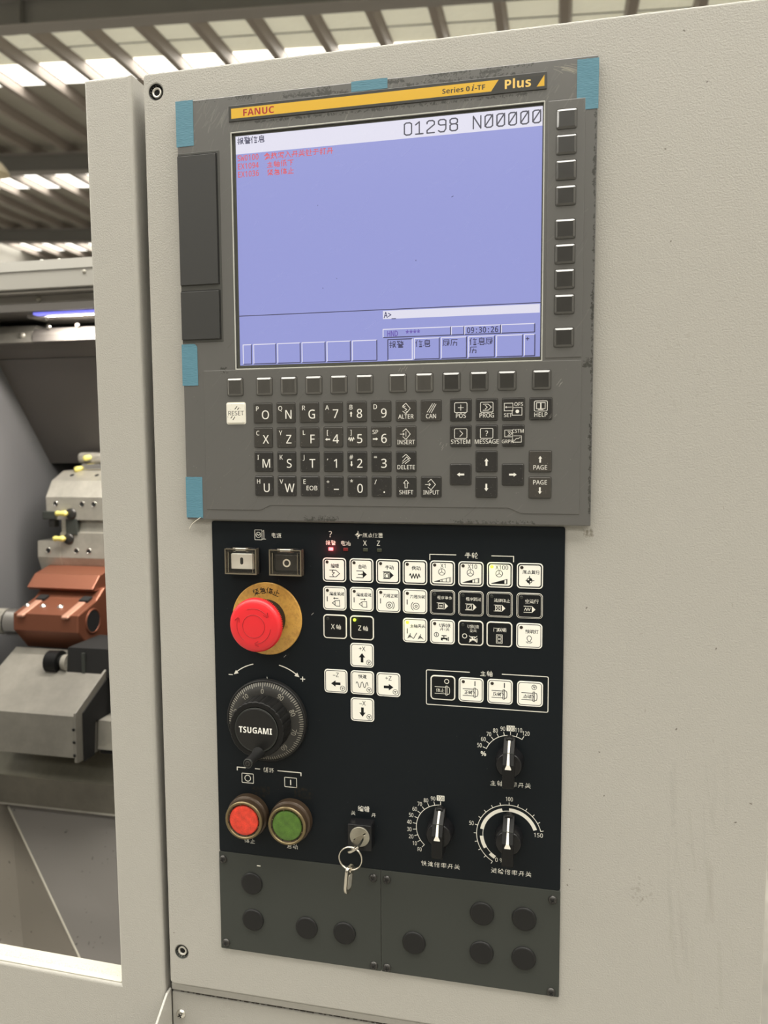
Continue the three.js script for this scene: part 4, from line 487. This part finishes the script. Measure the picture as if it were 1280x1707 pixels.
  { const s = new THREE.Shape(), N = 26; for (let i = 0; i < N * 6; i++) { const a = i / (N * 6) * Math.PI * 2, q = 20.8 - 0.4 * Math.pow(Math.abs(Math.cos(a * N / 2)), 10); i ? s.lineTo(q * Math.cos(a), q * Math.sin(a)) : s.moveTo(q * Math.cos(a), q * Math.sin(a)); } s.holes.push(circlePath(16.1));
    part('fluted_knob', plate(s, 5, 22.6, 1.2, 40, 3), M.black, hw, 0, HY, 0);
    const [c, x] = canvasFor([-16.5, -16.5, 16.5, 16.5], 16, '#0f0f0f'); latin(x, 'TSUGAMI', -0.4, 0, 6.2, '#f2f0ea', true, 'center', 'sans-serif', 0.92);
    part('cap', uvIn(turned([[0, 23.3], [14.9, 23.3], [15.9, 22.9], [16.1, 22], [16.1, 18]], 60), 0, 0, [-16.5, -16.5, 16.5, 16.5]), std({ map: asTexture(c), roughness: 0.4 }), hw, 0, HY, 0, 'flat cap with white maker lettering');
    part('cap_ring', new THREE.TorusGeometry(16.05 * mm, 0.3 * mm, 6, 72), M.plate, hw, 0, HY, 22.8);
    const h = new THREE.Group(); h.name = 'crank_handle'; h.position.set(1.4 * mm, (HY - 16.6) * mm, 0); hw.add(h);
    part('grip', turned([[0, 42.6], [2.9, 42.6], [3.5, 42.0], [3.6, 40.8], [3.1, 34], [3.4, 28], [4.4, 24], [4.8, 21]], 28), M.blackMatt, h);
    part('grip_ring', new THREE.TorusGeometry(3.0 * mm, 0.28 * mm, 6, 28), M.plate, h, 0, 0, 42.5); part('screw', turned([[0, 43.0], [1.6, 42.9], [1.9, 42.5]], 18), M.screwBlack, h); for (const a of [0.4, 1.97]) { const sl = box(2.6, 0.5, 0.3); sl.rotateZ(a); part('cross_slot', sl, M.hole, h, 0, 0, 43.0); } }
  // cycle push buttons
  const bronze = std({ color: lin(0.055, 0.036, 0.022), roughness: 0.38, metalness: 0.3 }), rimMat = std({ color: lin(0.17, 0.13, 0.065), roughness: 0.34, metalness: 0.6 }), dirty = noiseTexture(256, 71, [[6, 1], [24, 0.6]], (v) => { const k = 232 + 36 * v; return [k, k * 0.98, k * 0.94]; }, 1 / 0.024); dirty.colorSpace = THREE.SRGBColorSpace;
  for (const [u, v, col, label, nm] of [[-0.4, 493.3, lin(0.82, 0.062, 0.035), 'red round push button in a grimy bronze bezel', 'red lens'], [33.5, 493.8, lin(0.085, 0.19, 0.028), 'green round push button in a grimy bronze bezel', 'green lens']]) {
    const t = thing('push_button', P(u, v + 16, 0), label, 'button', 'cycle start and stop push buttons');
    part('collar', turned([[13.4, 6.6], [15.6, 5.6], [16, 4.6], [16, 0]], 56), bronze, t, 0, 16, 0); part('bezel', turned([[14.4, 6], [14.8, 7.4], [14.8, 10.2], [14.5, 11.3]], 56), bronze, t, 0, 16, 0);
    part('rim', turned([[12.3, 10.4], [12.6, 11.8], [13.4, 12.3], [14.2, 12], [14.6, 11.2]], 56), rimMat, t, 0, 16, 0); part('groove', turned([[12.8, 11.2], [11, 10.2]], 48), bronze, t, 0, 16, 0);
    const lensG = turned([[0, 11.6], [2.4, 11.6], [3, 11.75], [6.2, 11.9], [6.8, 11.7], [7.4, 11.9], [10.4, 11.7], [11.2, 11.2], [11.4, 10.4], [11.4, 9]], 56); const p = lensG.attributes.position, uv = lensG.attributes.uv; for (let i = 0; i < p.count; i++) uv.setXY(i, p.getX(i), p.getY(i));
    part('lens', lensG, std({ color: col, roughness: 0.4, map: dirty }), t, 0, 16, 0, nm);
    for (let i = 0; i < 12; i++) { const n = box(0.8, 1.2, 0.6, 0, 12.1, 11.0); n.rotateZ(i * Math.PI / 6 + 0.2); part('notch', n, i % 2 ? M.hole : rimMat, t, 0, 16, 0); }
  }
  // key switch, keys and ring
  const ks = thing('key_switch', P(88, 507.2, 0), 'square black key switch with a round steel lock on the navy panel', 'key switch');
  part('housing', slab(17.8, 19.2, 1.2, 0, 10, 0.8, 5, 3), M.blackGloss, ks, 0, 9.7, 0);
  { const h = circlePath(7.3, 0, 0, THREE.Shape), sl = new THREE.Path(), q = [[-4.0, -3.1], [4.5, 2.4], [4.0, 3.1], [-4.5, -2.4]]; q.forEach(([a, b], i) => (i ? sl.lineTo(a, b) : sl.moveTo(a, b))); sl.closePath(); h.holes.push(sl); part('lock_face', plate(h, 9, 11.2, 0.5, 40, 3), std({ color: lin(0.6, 0.57, 0.5), roughness: 0.34, metalness: 0.85, map: metalStain }), ks, 0.4, 10.9, 0); part('keyway', box(9, 9, 0.3), M.hole, ks, 0.4, 10.9, 9.4); }
  const nickel = std({ color: lin(0.66, 0.62, 0.54), roughness: 0.26, metalness: 1 });
  // key profile in its own plane: s runs out of the lock, t across; built with s along +x
  const keyShape = (bow) => { const s = new THREE.Shape(); if (bow) { s.moveTo(-1, -3); s.lineTo(1.5, -3); s.lineTo(2.5, -4.6); s.quadraticCurveTo(10, -6.4, 18, -4.4); s.quadraticCurveTo(21.5, 0, 18, 4.4); s.quadraticCurveTo(10, 6.4, 2.5, 4.6); s.lineTo(1.5, 3); s.lineTo(-1, 3); s.holes.push(circlePath(1.8, 16.2, 0)); } else { s.moveTo(0, -2); s.quadraticCurveTo(0.4, -4.8, 4, -4.9); s.lineTo(15, -4.6); s.quadraticCurveTo(20.5, -4, 20.8, 0); s.quadraticCurveTo(20.5, 4, 15, 4.6); s.lineTo(4, 4.9); s.quadraticCurveTo(0.4, 4.8, 0, 2); s.holes.push(circlePath(1.7, 2.9, 0)); } return s; };
  { const k = thing('key', P(88.4, 496.3, 11), 'nickel key standing in the lock of the key switch', 'key'), g = plate(keyShape(true), -0.6, 0.7, 0.3, 12); g.rotateY(-Math.PI / 2); const m = part('bow', g, nickel, k, 0, 0, 0.2);
    m.rotation.z = -Math.PI * 57 / 180; const bl = box(6.4, 1.2, 3); bl.rotateZ(Math.PI * 33 / 180); part('blade', bl, nickel, k, 0, 0, -0.6); }
  { const kr = thing('key_ring', P(86.2, 511.6, 28), 'thin steel split ring hanging from the key in the lock', 'key ring'); for (const dz of [-0.35, 0.35]) part('coil', new THREE.TorusGeometry(8.2 * mm, 0.42 * mm, 8, 60), nickel, kr, 0, 8.2, dz); }
  { const k = thing('key', P(85.9, 508.6, 28), 'spare nickel key dangling edge-on from the steel ring', 'key'), g = plate(keyShape(false), -0.8, 0.9, 0.3, 12); g.rotateZ(-Math.PI / 2); const m = part('bow', g, nickel, k, 0, 0, 0); m.rotation.set(0, 1.32, -0.1, 'ZXY'); const inset = plate(rrect(11, 5.4, 2), 0.8, 1.1, 0.1); inset.rotateZ(-Math.PI / 2); inset.translate(0, -11.5 * mm, 0); const f = part('stamped_face', inset, M.steel, k); f.rotation.copy(m.rotation); }
  // rotary selectors
  const white = std({ color: lin(0.86, 0.83, 0.74), roughness: 0.4 });
  for (const [u, v, label] of [[193.8, 434.4, 'black pointer knob of the upper scale from 50 to 120, under the spindle keys'], [145.4, 489.6, 'black pointer knob of the scale from F0 to 100, right of the key switch'], [193.8, 489.8, 'black pointer knob of the round scale with thick white arcs, 0 to 150']]) {
    const t = thing('rotary_selector', P(u, v + 15, 0), label, 'rotary knob', 'override selector knobs'), g = new THREE.Group();
    part('skirt', turned([[0, 11], [7.6, 11], [8.9, 10], [9.9, 3], [10, 0]], 48), M.blackGloss, t, 0, 15, 0);
    // the finger bar: side profile in (y, z) pushed across x
    const s = new THREE.Shape(); [[16.2, 0], [16.4, 3.4], [15.4, 5], [10, 13.6], [3, 17.6], [-12.4, 17.6], [-14, 16], [-14, 0]].reverse().forEach(([y, z], i) => (i ? s.lineTo(-z, y) : s.moveTo(-z, y))); const bar = new THREE.ExtrudeGeometry(s, { depth: 6.6, bevelEnabled: true, bevelThickness: 0.6, bevelSize: 0.6, bevelOffset: -0.6, bevelSegments: 2 }); bar.translate(0, 0, -3.3); bar.rotateY(Math.PI / 2); bar.scale(mm, mm, mm); part('finger_bar', bar, M.black, t, 0, 15, 0);
    const tip = turned([[0, 5.2], [2.6, 5], [3.2, 4], [3.3, 0]], 24); part('pointer_tip', tip, M.black, t, 0, 15 + 14.4, 0);
    const seg = (y0, z0, y1, z1, w0, w1) => { const b = new THREE.BufferGeometry(), L = 0.22, q = [[-w0, y0, z0], [w0, y0, z0], [w1, y1, z1], [-w1, y1, z1]], f = q.map(([a, y, z]) => [a, y, z + L]); const A = (i) => (i < 4 ? q[i] : f[i - 4]); const idx = [4, 6, 5, 4, 7, 6, 0, 5, 1, 0, 4, 5, 1, 6, 2, 1, 5, 6, 2, 7, 3, 2, 6, 7, 3, 4, 0, 3, 7, 4]; const P3 = []; for (const i of idx) P3.push(...A(i).map((e) => e * mm)); b.setAttribute('position', new THREE.Float32BufferAttribute(P3, 3)); b.setAttribute('uv', new THREE.Float32BufferAttribute(new Float32Array(P3.length / 3 * 2), 2)); b.computeVertexNormals(); return b; };
    part('white_pointer_line', [seg(15.6, 5.1, 10, 13.6, 0.75, 0.65), seg(10, 13.6, 3.2, 17.45, 0.65, 0.95), seg(3.2, 17.6, 0.6, 17.6, 0.95, 2.1), seg(0.6, 17.6, 0, 17.6, 2.1, 2.1)], white, t, 0, 15, 0);
    part('edge_line', box(6.8, 0.35, 0.35), M.plate, t, 0, 15 + 10, 13.75);
  }
  // blank plates and hole plugs
  const pl = [];
  for (const [u0, u1, lab, sc] of [[-26.1, 101.15, 'left dark grey blank plate below the cycle buttons, holding four plugs', [[-22.6, 531.6], [95.6, 532.2], [-21.8, 598.8], [95.7, 600]]], [101.55, 229.4, 'right dark grey blank plate below the pointer knobs, holding five plugs', [[105.8, 532.2], [224.2, 532.5], [105.7, 600.2], [224, 600.5]]]]) {
    const t = thing('blank_plate', P((u0 + u1) / 2, 604, -1.2), lab, 'plate', 'dark grey blank plates'), cu = (u0 + u1) / 2; part('plate', boxUV(slab(u1 - u0, 78.2, 0.8, 0, 1.3, 0.25)), M.plate, t, 0, 39.3, 0);
    sc.forEach(([u, v], i) => { const g = new THREE.Group(); g.name = 'screw'; g.position.set((u - cu) * mm, (604 - v) * mm, 1.3 * mm); t.add(g); part('head', turned([[0, 1.9], [1.2, 1.85], [2.4, 1.3], [3.0, 0.5], [3.1, 0]], 24), M.screwBlack, g); for (const k of [0, 1]) { const s = box(3.4, 0.75, 0.6); s.rotateZ(i * 0.7 + 0.3 + k * Math.PI / 2); part('cross_slot', s, M.hole, g, 0, 0, 1.7); } });
    if (u0 < 0) { part('white_mark', box(2.8, 0.7, 0.12), white, t, 6.2 - cu, 604 - 533.6, 1.35, 'small white dash'); }
  }
  const plugs = [[0.4, 548.1, 'upper black hole plug in the left corner of the left plate, below the white dash'], [0.9, 577.1, 'lower black hole plug in the left corner of the left plate'], [43.9, 577.7, 'black hole plug in the middle of the left plate, below the green button'], [73.4, 577.8, 'black hole plug of the left plate, below the dangling key'], [125.9, 577.8, 'lone black hole plug at the left end of the right plate'], [175.2, 548.9, 'upper left plug of the block of four on the right plate'], [204.8, 548.9, 'upper right plug of the block of four on the right plate'], [175.1, 578.1, 'lower left plug of the block of four on the right plate'], [204.8, 578.1, 'lower right plug of the block of four on the right plate']];
  const cap = turned([[0, 1.75], [6.8, 1.75], [8, 1.45], [8.5, 0.8], [8.6, 0]], 44);
  for (const [u, v, lab] of plugs) { const t = thing('hole_plug', P(u, v + 8.6, 0.1), lab, 'hole plug', 'black hole plugs in the blank plates'); part('cap', cap, M.blackMatt, t, 0, 8.6, 0); }
}
// ------------------------------------------------------------------ inside the machine, seen through the opening on the left (metres)
{
  const V = (x, y, z) => new THREE.Vector3(x, y, z);
  // profile [[y, z], ...] pushed along x from x0 to x1
  const along = (pts, x0, x1, b = 0.0015) => { const s = new THREE.Shape(); pts.forEach(([y, z], i) => (i ? s.lineTo(-z, y) : s.moveTo(-z, y))); s.closePath(); const g = new THREE.ExtrudeGeometry(s, { depth: x1 - x0 - 2 * b, bevelEnabled: b > 0, bevelThickness: b, bevelSize: b, bevelOffset: -b, bevelSegments: 2, curveSegments: 10 }); g.translate(0, 0, x0 + b); g.rotateY(Math.PI / 2); return boxUV(g); };
  const sheet = (q, t = 0.004) => { const [a, b, c] = q, n = b.clone().sub(a).cross(c.clone().sub(a)).normalize().multiplyScalar(-t), all = [...q, ...q.map((p) => p.clone().add(n))], N = q.length, idx = []; for (let i = 1; i < N - 1; i++) { idx.push(0, i, i + 1, N, N + i + 1, N + i); } for (let i = 0; i < N; i++) { const j = (i + 1) % N; idx.push(i, N + i, j, j, N + i, N + j); } const g = new THREE.BufferGeometry(); g.setAttribute('position', new THREE.Float32BufferAttribute(idx.flatMap((i) => all[i].toArray()), 3)); g.computeVertexNormals(); return boxUV(g); };
  const at = (name, geo, m, o, label) => { const p = part(name, geo, m, o, -o.position.x * 1e3, -o.position.y * 1e3, -o.position.z * 1e3, label); return p; };
  const cyl = (r0, r1, x0, x1, y, z, seg = 28) => { const g = new THREE.CylinderGeometry(r1, r0, x1 - x0, seg); g.rotateZ(-Math.PI / 2); g.translate((x0 + x1) / 2, y, z); return g; };
  const bolt = (name, x, y, z, r, m, o, up) => { const g = turned([[0, r * 0.7e3], [r * 0.6e3, r * 0.6e3], [r * 0.95e3, r * 0.25e3], [r * 1e3, 0]], 16); if (up) g.rotateX(-Math.PI / 2); g.translate(x, y, z); at(name, g, m, o); };

  const en = thing('machine_enclosure', V(-0.5, 0.0, -0.6), 'grey sheet metal lining of the work chamber behind the open front', 'machine enclosure');
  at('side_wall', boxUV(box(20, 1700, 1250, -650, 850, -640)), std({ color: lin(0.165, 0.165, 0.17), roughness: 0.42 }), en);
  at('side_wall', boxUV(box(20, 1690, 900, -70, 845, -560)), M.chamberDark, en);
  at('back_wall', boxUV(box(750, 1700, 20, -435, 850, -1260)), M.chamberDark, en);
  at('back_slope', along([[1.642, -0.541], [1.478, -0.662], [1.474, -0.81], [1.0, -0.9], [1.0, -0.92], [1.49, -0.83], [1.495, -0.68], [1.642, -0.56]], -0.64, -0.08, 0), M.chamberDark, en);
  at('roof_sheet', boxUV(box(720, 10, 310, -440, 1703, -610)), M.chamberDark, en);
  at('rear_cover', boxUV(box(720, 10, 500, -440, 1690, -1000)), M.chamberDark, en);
  at('header_rail', along([[1.7665, -0.45], [1.7525, -0.448], [1.7525, -0.6], [1.7665, -0.6]], -1.2, -0.08), M.paint, en);
  at('header_rail', along([[1.752, -0.4495], [1.7285, -0.4495], [1.727, -0.452], [1.727, -0.6], [1.752, -0.6]], -1.2, -0.08), M.paint, en);
  at('header_rail', along([[1.7262, -0.455], [1.7242, -0.452], [1.7225, -0.453], [1.7225, -0.6], [1.7262, -0.6]], -1.2, -0.08, 0.0005), M.paintDark, en);
  at('inner_rail', along([[1.722, -0.47], [1.7085, -0.47], [1.7085, -0.6], [1.722, -0.6]], -1.2, -0.08), M.paintDark, en);
  at('inner_rail', along([[1.708, -0.473], [1.7, -0.48], [1.6985, -0.6], [1.708, -0.6]], -1.2, -0.08, 0.0008), M.paintDark, en);
  bolt('bolt', -0.494, 1.7665, -0.462, 0.0055, M.chrome, en, true); bolt('bolt', -0.466, 1.7665, -0.462, 0.0055, M.chrome, en, true); bolt('bolt', -0.508, 1.717, -0.47, 0.0042, M.steel, en); bolt('bolt', -0.42, 1.747, -0.4495, 0.003, M.steel, en);
  // the lamp cover: a curved tray whose front is cut away to the right, that piece coloured darker against the lamp's glare
  at('lamp_cover', along([[1.688, -0.512], [1.676, -0.502], [1.662, -0.5], [1.66, -0.505], [1.674, -0.51], [1.684, -0.518], [1.684, -0.6], [1.688, -0.6]], -0.639, -0.545, 0.0006), M.chamber, en);
  at('lamp_cover', along([[1.682, -0.506], [1.672, -0.5], [1.662, -0.499], [1.66, -0.505], [1.672, -0.51], [1.672, -0.6], [1.682, -0.6]], -0.5445, -0.1, 0.0006), M.chamberDark, en);
  bolt('bolt', -0.562, 1.672, -0.502, 0.0048, M.steel, en); bolt('bolt', -0.517, 1.6835, -0.502, 0.0045, M.bright, en); bolt('bolt', -0.47, 1.684, -0.503, 0.004, M.steel, en); bolt('bolt', -0.512, 1.694, -0.49, 0.0035, M.bright, en);
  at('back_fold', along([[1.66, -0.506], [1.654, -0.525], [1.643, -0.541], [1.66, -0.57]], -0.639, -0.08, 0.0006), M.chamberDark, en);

  const lamp = thing('chamber_lamp', V(-0.34, 1.69, -0.51), 'bluish white strip lamp under the roof of the work chamber', 'lamp');
  at('housing', along([[1.6985, -0.478], [1.6985, -0.54], [1.693, -0.54], [1.693, -0.478]], -0.535, -0.12, 0.0008), M.paintDark, lamp);
  at('led_tube', along([[1.699, -0.467], [1.699, -0.477], [1.695, -0.477], [1.695, -0.467]], -0.517, -0.13, 0.0005), std({ color: lin(0.5, 0.5, 0.9), emissive: lin(0.16, 0.17, 0.9), emissiveIntensity: 1.1 }), lamp);
  const L = new THREE.RectAreaLight(new THREE.Color(1, 0.93, 0.84), 250, 0.34, 0.012); L.position.set(-0.33, 1.694, -0.472); L.rotation.set(-Math.PI / 2 + 0.1, 0, 0); scene.add(L);

  // tool turret: a twelve-sided drum, its axis along x
  const TY = 1.36, TZ = -0.67, TR = 0.115, tu = thing('tool_turret', V(-0.45, TY, TZ), 'silver faceted tool turret with bolt holes and yellow coolant nozzles', 'tool turret');
  const dod = []; for (let i = 0; i < 12; i++) { const a = i * Math.PI / 6; dod.push([TY + TR * Math.sin(a), TZ + TR * Math.cos(a)]); }
  at('drum', along(dod, -0.54, -0.3, 0.002), M.steel, tu);
  at('station_block', along([[1.3905, -0.553], [1.4265, -0.552], [1.4275, -0.553], [1.452, -0.569], [1.467, -0.6], [1.469, -0.7], [1.3905, -0.7]].reverse(), -0.572, -0.3, 0.0015), M.steel, tu);
  at('station_block', along([[1.37, -0.553], [1.33, -0.552], [1.3285, -0.5525], [1.3, -0.5625], [1.3, -0.66], [1.37, -0.66]], -0.549, -0.3, 0.0015), M.steel, tu);
  at('station_block', along([[1.356, -0.5525], [1.33, -0.5515], [1.3285, -0.552], [1.3, -0.562], [1.3, -0.66], [1.356, -0.66]], -0.59, -0.5485, 0.0012), M.steel, tu);
  const face = (name, g, x, y, z, m) => { g.translate(x, y, z); at(name, g, m, tu); };
  for (const [x, y] of [[-0.554, 1.4155], [-0.507, 1.4155], [-0.486, 1.4155], [-0.57, 1.341], [-0.52, 1.341], [-0.498, 1.341]]) { face('bolt_hole', turned([[3.8, 0], [3.8, 0.7], [4.7, 0.7], [4.9, 0]], 20), x, y, x < -0.56 ? -0.5515 : -0.5525, M.bright); face('bolt_hole', turned([[3.9, 0.3], [0, 0.3]], 20), x, y, x < -0.56 ? -0.5515 : -0.5525, M.hole); }
  for (const x of [-0.545, -0.5]) { const g = turned([[3.6, 0.6], [0, 0.6]], 16); g.rotateX(-1.05); face('bolt_hole', g, x, 1.4595, -0.585, M.hole); }
  face('clamp_wedge', box(20, 26, 10, 0, 0, 0, 1.5), -0.527, 1.379, -0.556, M.plate); face('clamp_wedge', box(24, 13, 12, 0, 0, 0, 1.5), -0.5645, 1.3975, -0.5545, M.plate); face('clamp_wedge', box(11, 12, 12, 0, 0, 0, 1.5), -0.561, 1.3845, -0.556, M.screwBlack); face('clamp_wedge', box(8, 22, 10, 0, 0, 0, 1.5), -0.542, 1.38, -0.558, M.steel);
  for (const [x, y] of [[-0.54, 1.401], [-0.546, 1.361]]) { const g = turned([[0, 9], [3.4, 8.6], [4.4, 6], [3.4, 1], [4.2, -3], [4.6, -8], [3, -11], [0, -11.4]], 20); g.rotateY(-Math.PI / 2); face('coolant_nozzle', g, x, y, -0.545, M.brass); face('nozzle_boss', turned([[0, 5], [7, 4.6], [9, 2], [9.4, 0]], 24), x + 0.013, y - 0.001, -0.553, M.screwBlack); }
  face('tool_block', box(95, 18, 40, 0, 0, 0, 7), -0.503, 1.4875, -0.625, M.steel); face('tool_block', box(84, 12, 40, 0, 0, 0, 4), -0.498, 1.473, -0.62, M.bright);
  for (const [x, y, z] of [[-0.527, 1.488, -0.603], [-0.541, 1.47, -0.598]]) { const g = turned([[0, 8], [4, 7], [5, 3], [4, -4], [0, -6]], 18); g.rotateY(-1.1); g.rotateX(0.6); face('coolant_nozzle', g, x, y, z, M.brass); }

  // copper coloured holder clamped to the turret's lower station
  const ho = thing('tool_holder', V(-0.5, 1.2, -0.48), 'copper brown boring tool holder with two slots and three steel screws', 'tool holder');
  at('block', along([[1.2755, -0.5], [1.261, -0.451], [1.2365, -0.45], [1.2045, -0.479], [1.2, -0.56], [1.285, -0.6], [1.29, -0.52]], -0.56, -0.452, 0.002), M.copper, ho);
  at('clamp_bar', along([[1.291, -0.5], [1.2865, -0.505], [1.29, -0.56], [1.318, -0.56], [1.309, -0.52]], -0.573, -0.459, 0.0015), M.copper, ho);
  const slotMat = std({ color: lin(0.66, 0.36, 0.26), roughness: 0.4, metalness: 0.5 });
  for (const x of [-0.5445, -0.4705]) { const g = box(12, 5, 58, 0, 0, 0, 2.4); g.rotateX(0.29); g.translate(x, 1.2665, -0.473); at('slot', g, slotMat, ho, 'pale milled slot'); const d = box(15, 6, 14, 0, 0, 0, 1); d.rotateX(0.29); d.translate(x + 0.002, 1.2755, -0.496); at('slot_pocket', d, M.hole, ho); }
  for (const x of [-0.559 + 0.006, -0.526, -0.497]) { const g = turned([[0, 0.2], [2, 0.2], [2.2, 1.6], [4.2, 1.4], [4.7, 0]], 20); g.rotateX(-Math.PI / 2 + 0.29); g.translate(x, 1.2685, -0.4745); at('clamp_screw', g, M.chrome, ho); }
  at('bore', [cyl(0.017, 0.017, -0.4535, -0.451, 1.246, -0.487, 32)], M.hole, ho); const tr = new THREE.TorusGeometry(0.0175, 0.0014, 8, 36); tr.rotateY(Math.PI / 2); tr.translate(-0.4515, 1.246, -0.487); at('bore_rim', tr, M.copper, ho);
  const sh = thing('boring_bar', V(-0.6, 1.242, -0.475), 'round steel bar end leaving the left side of the copper holder', 'tool');
  at('collar', cyl(0.0205, 0.0205, -0.583, -0.561, 1.242, -0.475), M.bright, sh); at('groove', cyl(0.018, 0.018, -0.588, -0.582, 1.242, -0.475), M.black, sh); at('shank', cyl(0.019, 0.0198, -0.639, -0.587, 1.242, -0.475), M.steel, sh);

  const bk = thing('tool_holder', V(-0.42, 1.177, -0.45), 'black tool holder with a round knurled knob under the copper holder', 'tool holder');
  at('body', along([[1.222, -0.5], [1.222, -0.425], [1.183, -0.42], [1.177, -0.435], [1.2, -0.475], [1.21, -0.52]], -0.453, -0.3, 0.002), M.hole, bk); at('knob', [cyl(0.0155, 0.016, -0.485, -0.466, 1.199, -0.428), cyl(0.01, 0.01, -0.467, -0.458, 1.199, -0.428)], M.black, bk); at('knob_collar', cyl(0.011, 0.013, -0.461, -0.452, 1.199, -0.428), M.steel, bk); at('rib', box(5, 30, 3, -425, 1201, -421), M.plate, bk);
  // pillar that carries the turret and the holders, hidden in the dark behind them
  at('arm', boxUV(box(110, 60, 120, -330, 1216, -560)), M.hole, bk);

  const sl = thing('slide_cover', V(-0.48, 1.094, -0.4), 'pale grey slide cover with a sloping top below the black tool holder', 'machine cover');
  at('shell', along([[1.208, -0.46], [1.151, -0.35], [1.095, -0.35], [1.09, -0.36], [1.09, -0.46]].reverse(), -0.565, -0.394, 0.002), M.chamber, sl); at('end_plate', along([[1.214, -0.46], [1.156, -0.348], [1.09, -0.347], [1.088, -0.352], [1.085, -0.46]].reverse(), -0.3935, -0.39, 0.0006), M.chamber, sl); at('end_frame', along([[1.208, -0.47], [1.152, -0.362], [1.086, -0.361], [1.086, -0.385], [1.13, -0.39], [1.13, -0.48]].reverse(), -0.3898, -0.3885, 0.0006), M.hole, sl);
  for (const y of [1.135, 1.118, 1.1]) bolt('bolt', -0.3925, y, -0.346, 0.0022, M.black, sl);
  at('left_bracket', box(60, 40, 30, -608, 1140, -455, 3), M.blackMatt, sl);
  const bed = thing('machine_bed', V(-0.4, 0.98, -0.45), 'grey stepped machine bed below the slide cover with a steel guide rail', 'machine bed');
  at('upper_step', along([[1.078, -0.475], [1.027, -0.421], [1.02, -0.425], [1.02, -0.5], [1.078, -0.52]].reverse(), -0.639, -0.08, 0.001), std({ color: lin(0.3, 0.285, 0.235), roughness: 0.4, map: metalStain }), bed); at('lower_step', along([[1.0265, -0.4215], [0.984, -0.42], [0.982, -0.424], [0.982, -0.5], [1.02, -0.5]].reverse(), -0.575, -0.08, 0.001), std({ color: lin(0.22, 0.205, 0.175), roughness: 0.4, map: metalStain }), bed); at('edge_strip', along([[0.9855, -0.4195], [0.983, -0.4185], [0.982, -0.422]].reverse(), -0.575, -0.08, 0), M.steel, bed);
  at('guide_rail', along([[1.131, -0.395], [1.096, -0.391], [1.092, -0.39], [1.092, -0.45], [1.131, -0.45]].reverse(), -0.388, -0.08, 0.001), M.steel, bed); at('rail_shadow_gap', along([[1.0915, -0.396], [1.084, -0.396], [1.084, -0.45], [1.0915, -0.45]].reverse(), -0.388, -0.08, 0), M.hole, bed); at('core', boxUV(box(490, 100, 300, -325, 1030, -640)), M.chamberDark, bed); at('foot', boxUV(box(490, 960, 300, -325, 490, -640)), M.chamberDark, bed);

  const tr2 = thing('chip_tray', V(-0.4, 0.5, -0.3), 'two sloping grey chute plates meeting in a diagonal fold behind the sill', 'chip tray');
  const dirt = canvasFor([0, 0, 50, 50], 20, '#ffffff'), x = dirt[1], r = rng(91); for (let i = 0; i < 500; i++) { x.fillStyle = `rgba(40,34,24,${0.1 + 0.4 * r()})`; const b = r() * r(); x.beginPath(); x.ellipse(50 * r(), 50 * r(), 0.04 + 0.2 * b, 0.03 + 0.08 * b, r() * 3, 0, 7); x.fill(); } const dt = asTexture(dirt[0]); dt.wrapS = dt.wrapT = THREE.RepeatWrapping; dt.repeat.set(2, 2);
  const chute = std({ color: lin(0.22, 0.205, 0.19), roughness: 0.4, map: dt });
  at('chute_plate', sheet([V(-0.572, 0.968, -0.44), V(-0.402, 0.817, -0.35), V(-0.24, 0.68, -0.268), V(-0.06, 0.68, -0.268), V(-0.06, 0.985, -0.44), V(-0.572, 0.985, -0.45)].reverse()), chute, tr2);
  at('chute_plate', sheet([V(-0.572, 0.968, -0.44), V(-0.402, 0.817, -0.35), V(-0.24, 0.68, -0.268), V(-0.24, 0.68, -0.07), V(-0.638, 0.95, -0.07), V(-0.638, 1.01, -0.44)]), std({ color: lin(0.2, 0.18, 0.15), roughness: 0.42, map: dt }), tr2);
  at('fold_edge', (() => { const c = new THREE.LineCurve3(V(-0.572, 0.97, -0.437), V(-0.24, 0.682, -0.265)); return new THREE.TubeGeometry(c, 8, 0.0016, 6); })(), M.sheetEdge, tr2);
  at('tray_base', boxUV(box(560, 20, 400, -350, 660, -240)), M.chamberDark, tr2); at('tray_leg', boxUV(box(60, 650, 60, -350, 325, -240)), M.chamberDark, tr2);
}
scene.environment = null;
renderer.render(scene, camera);
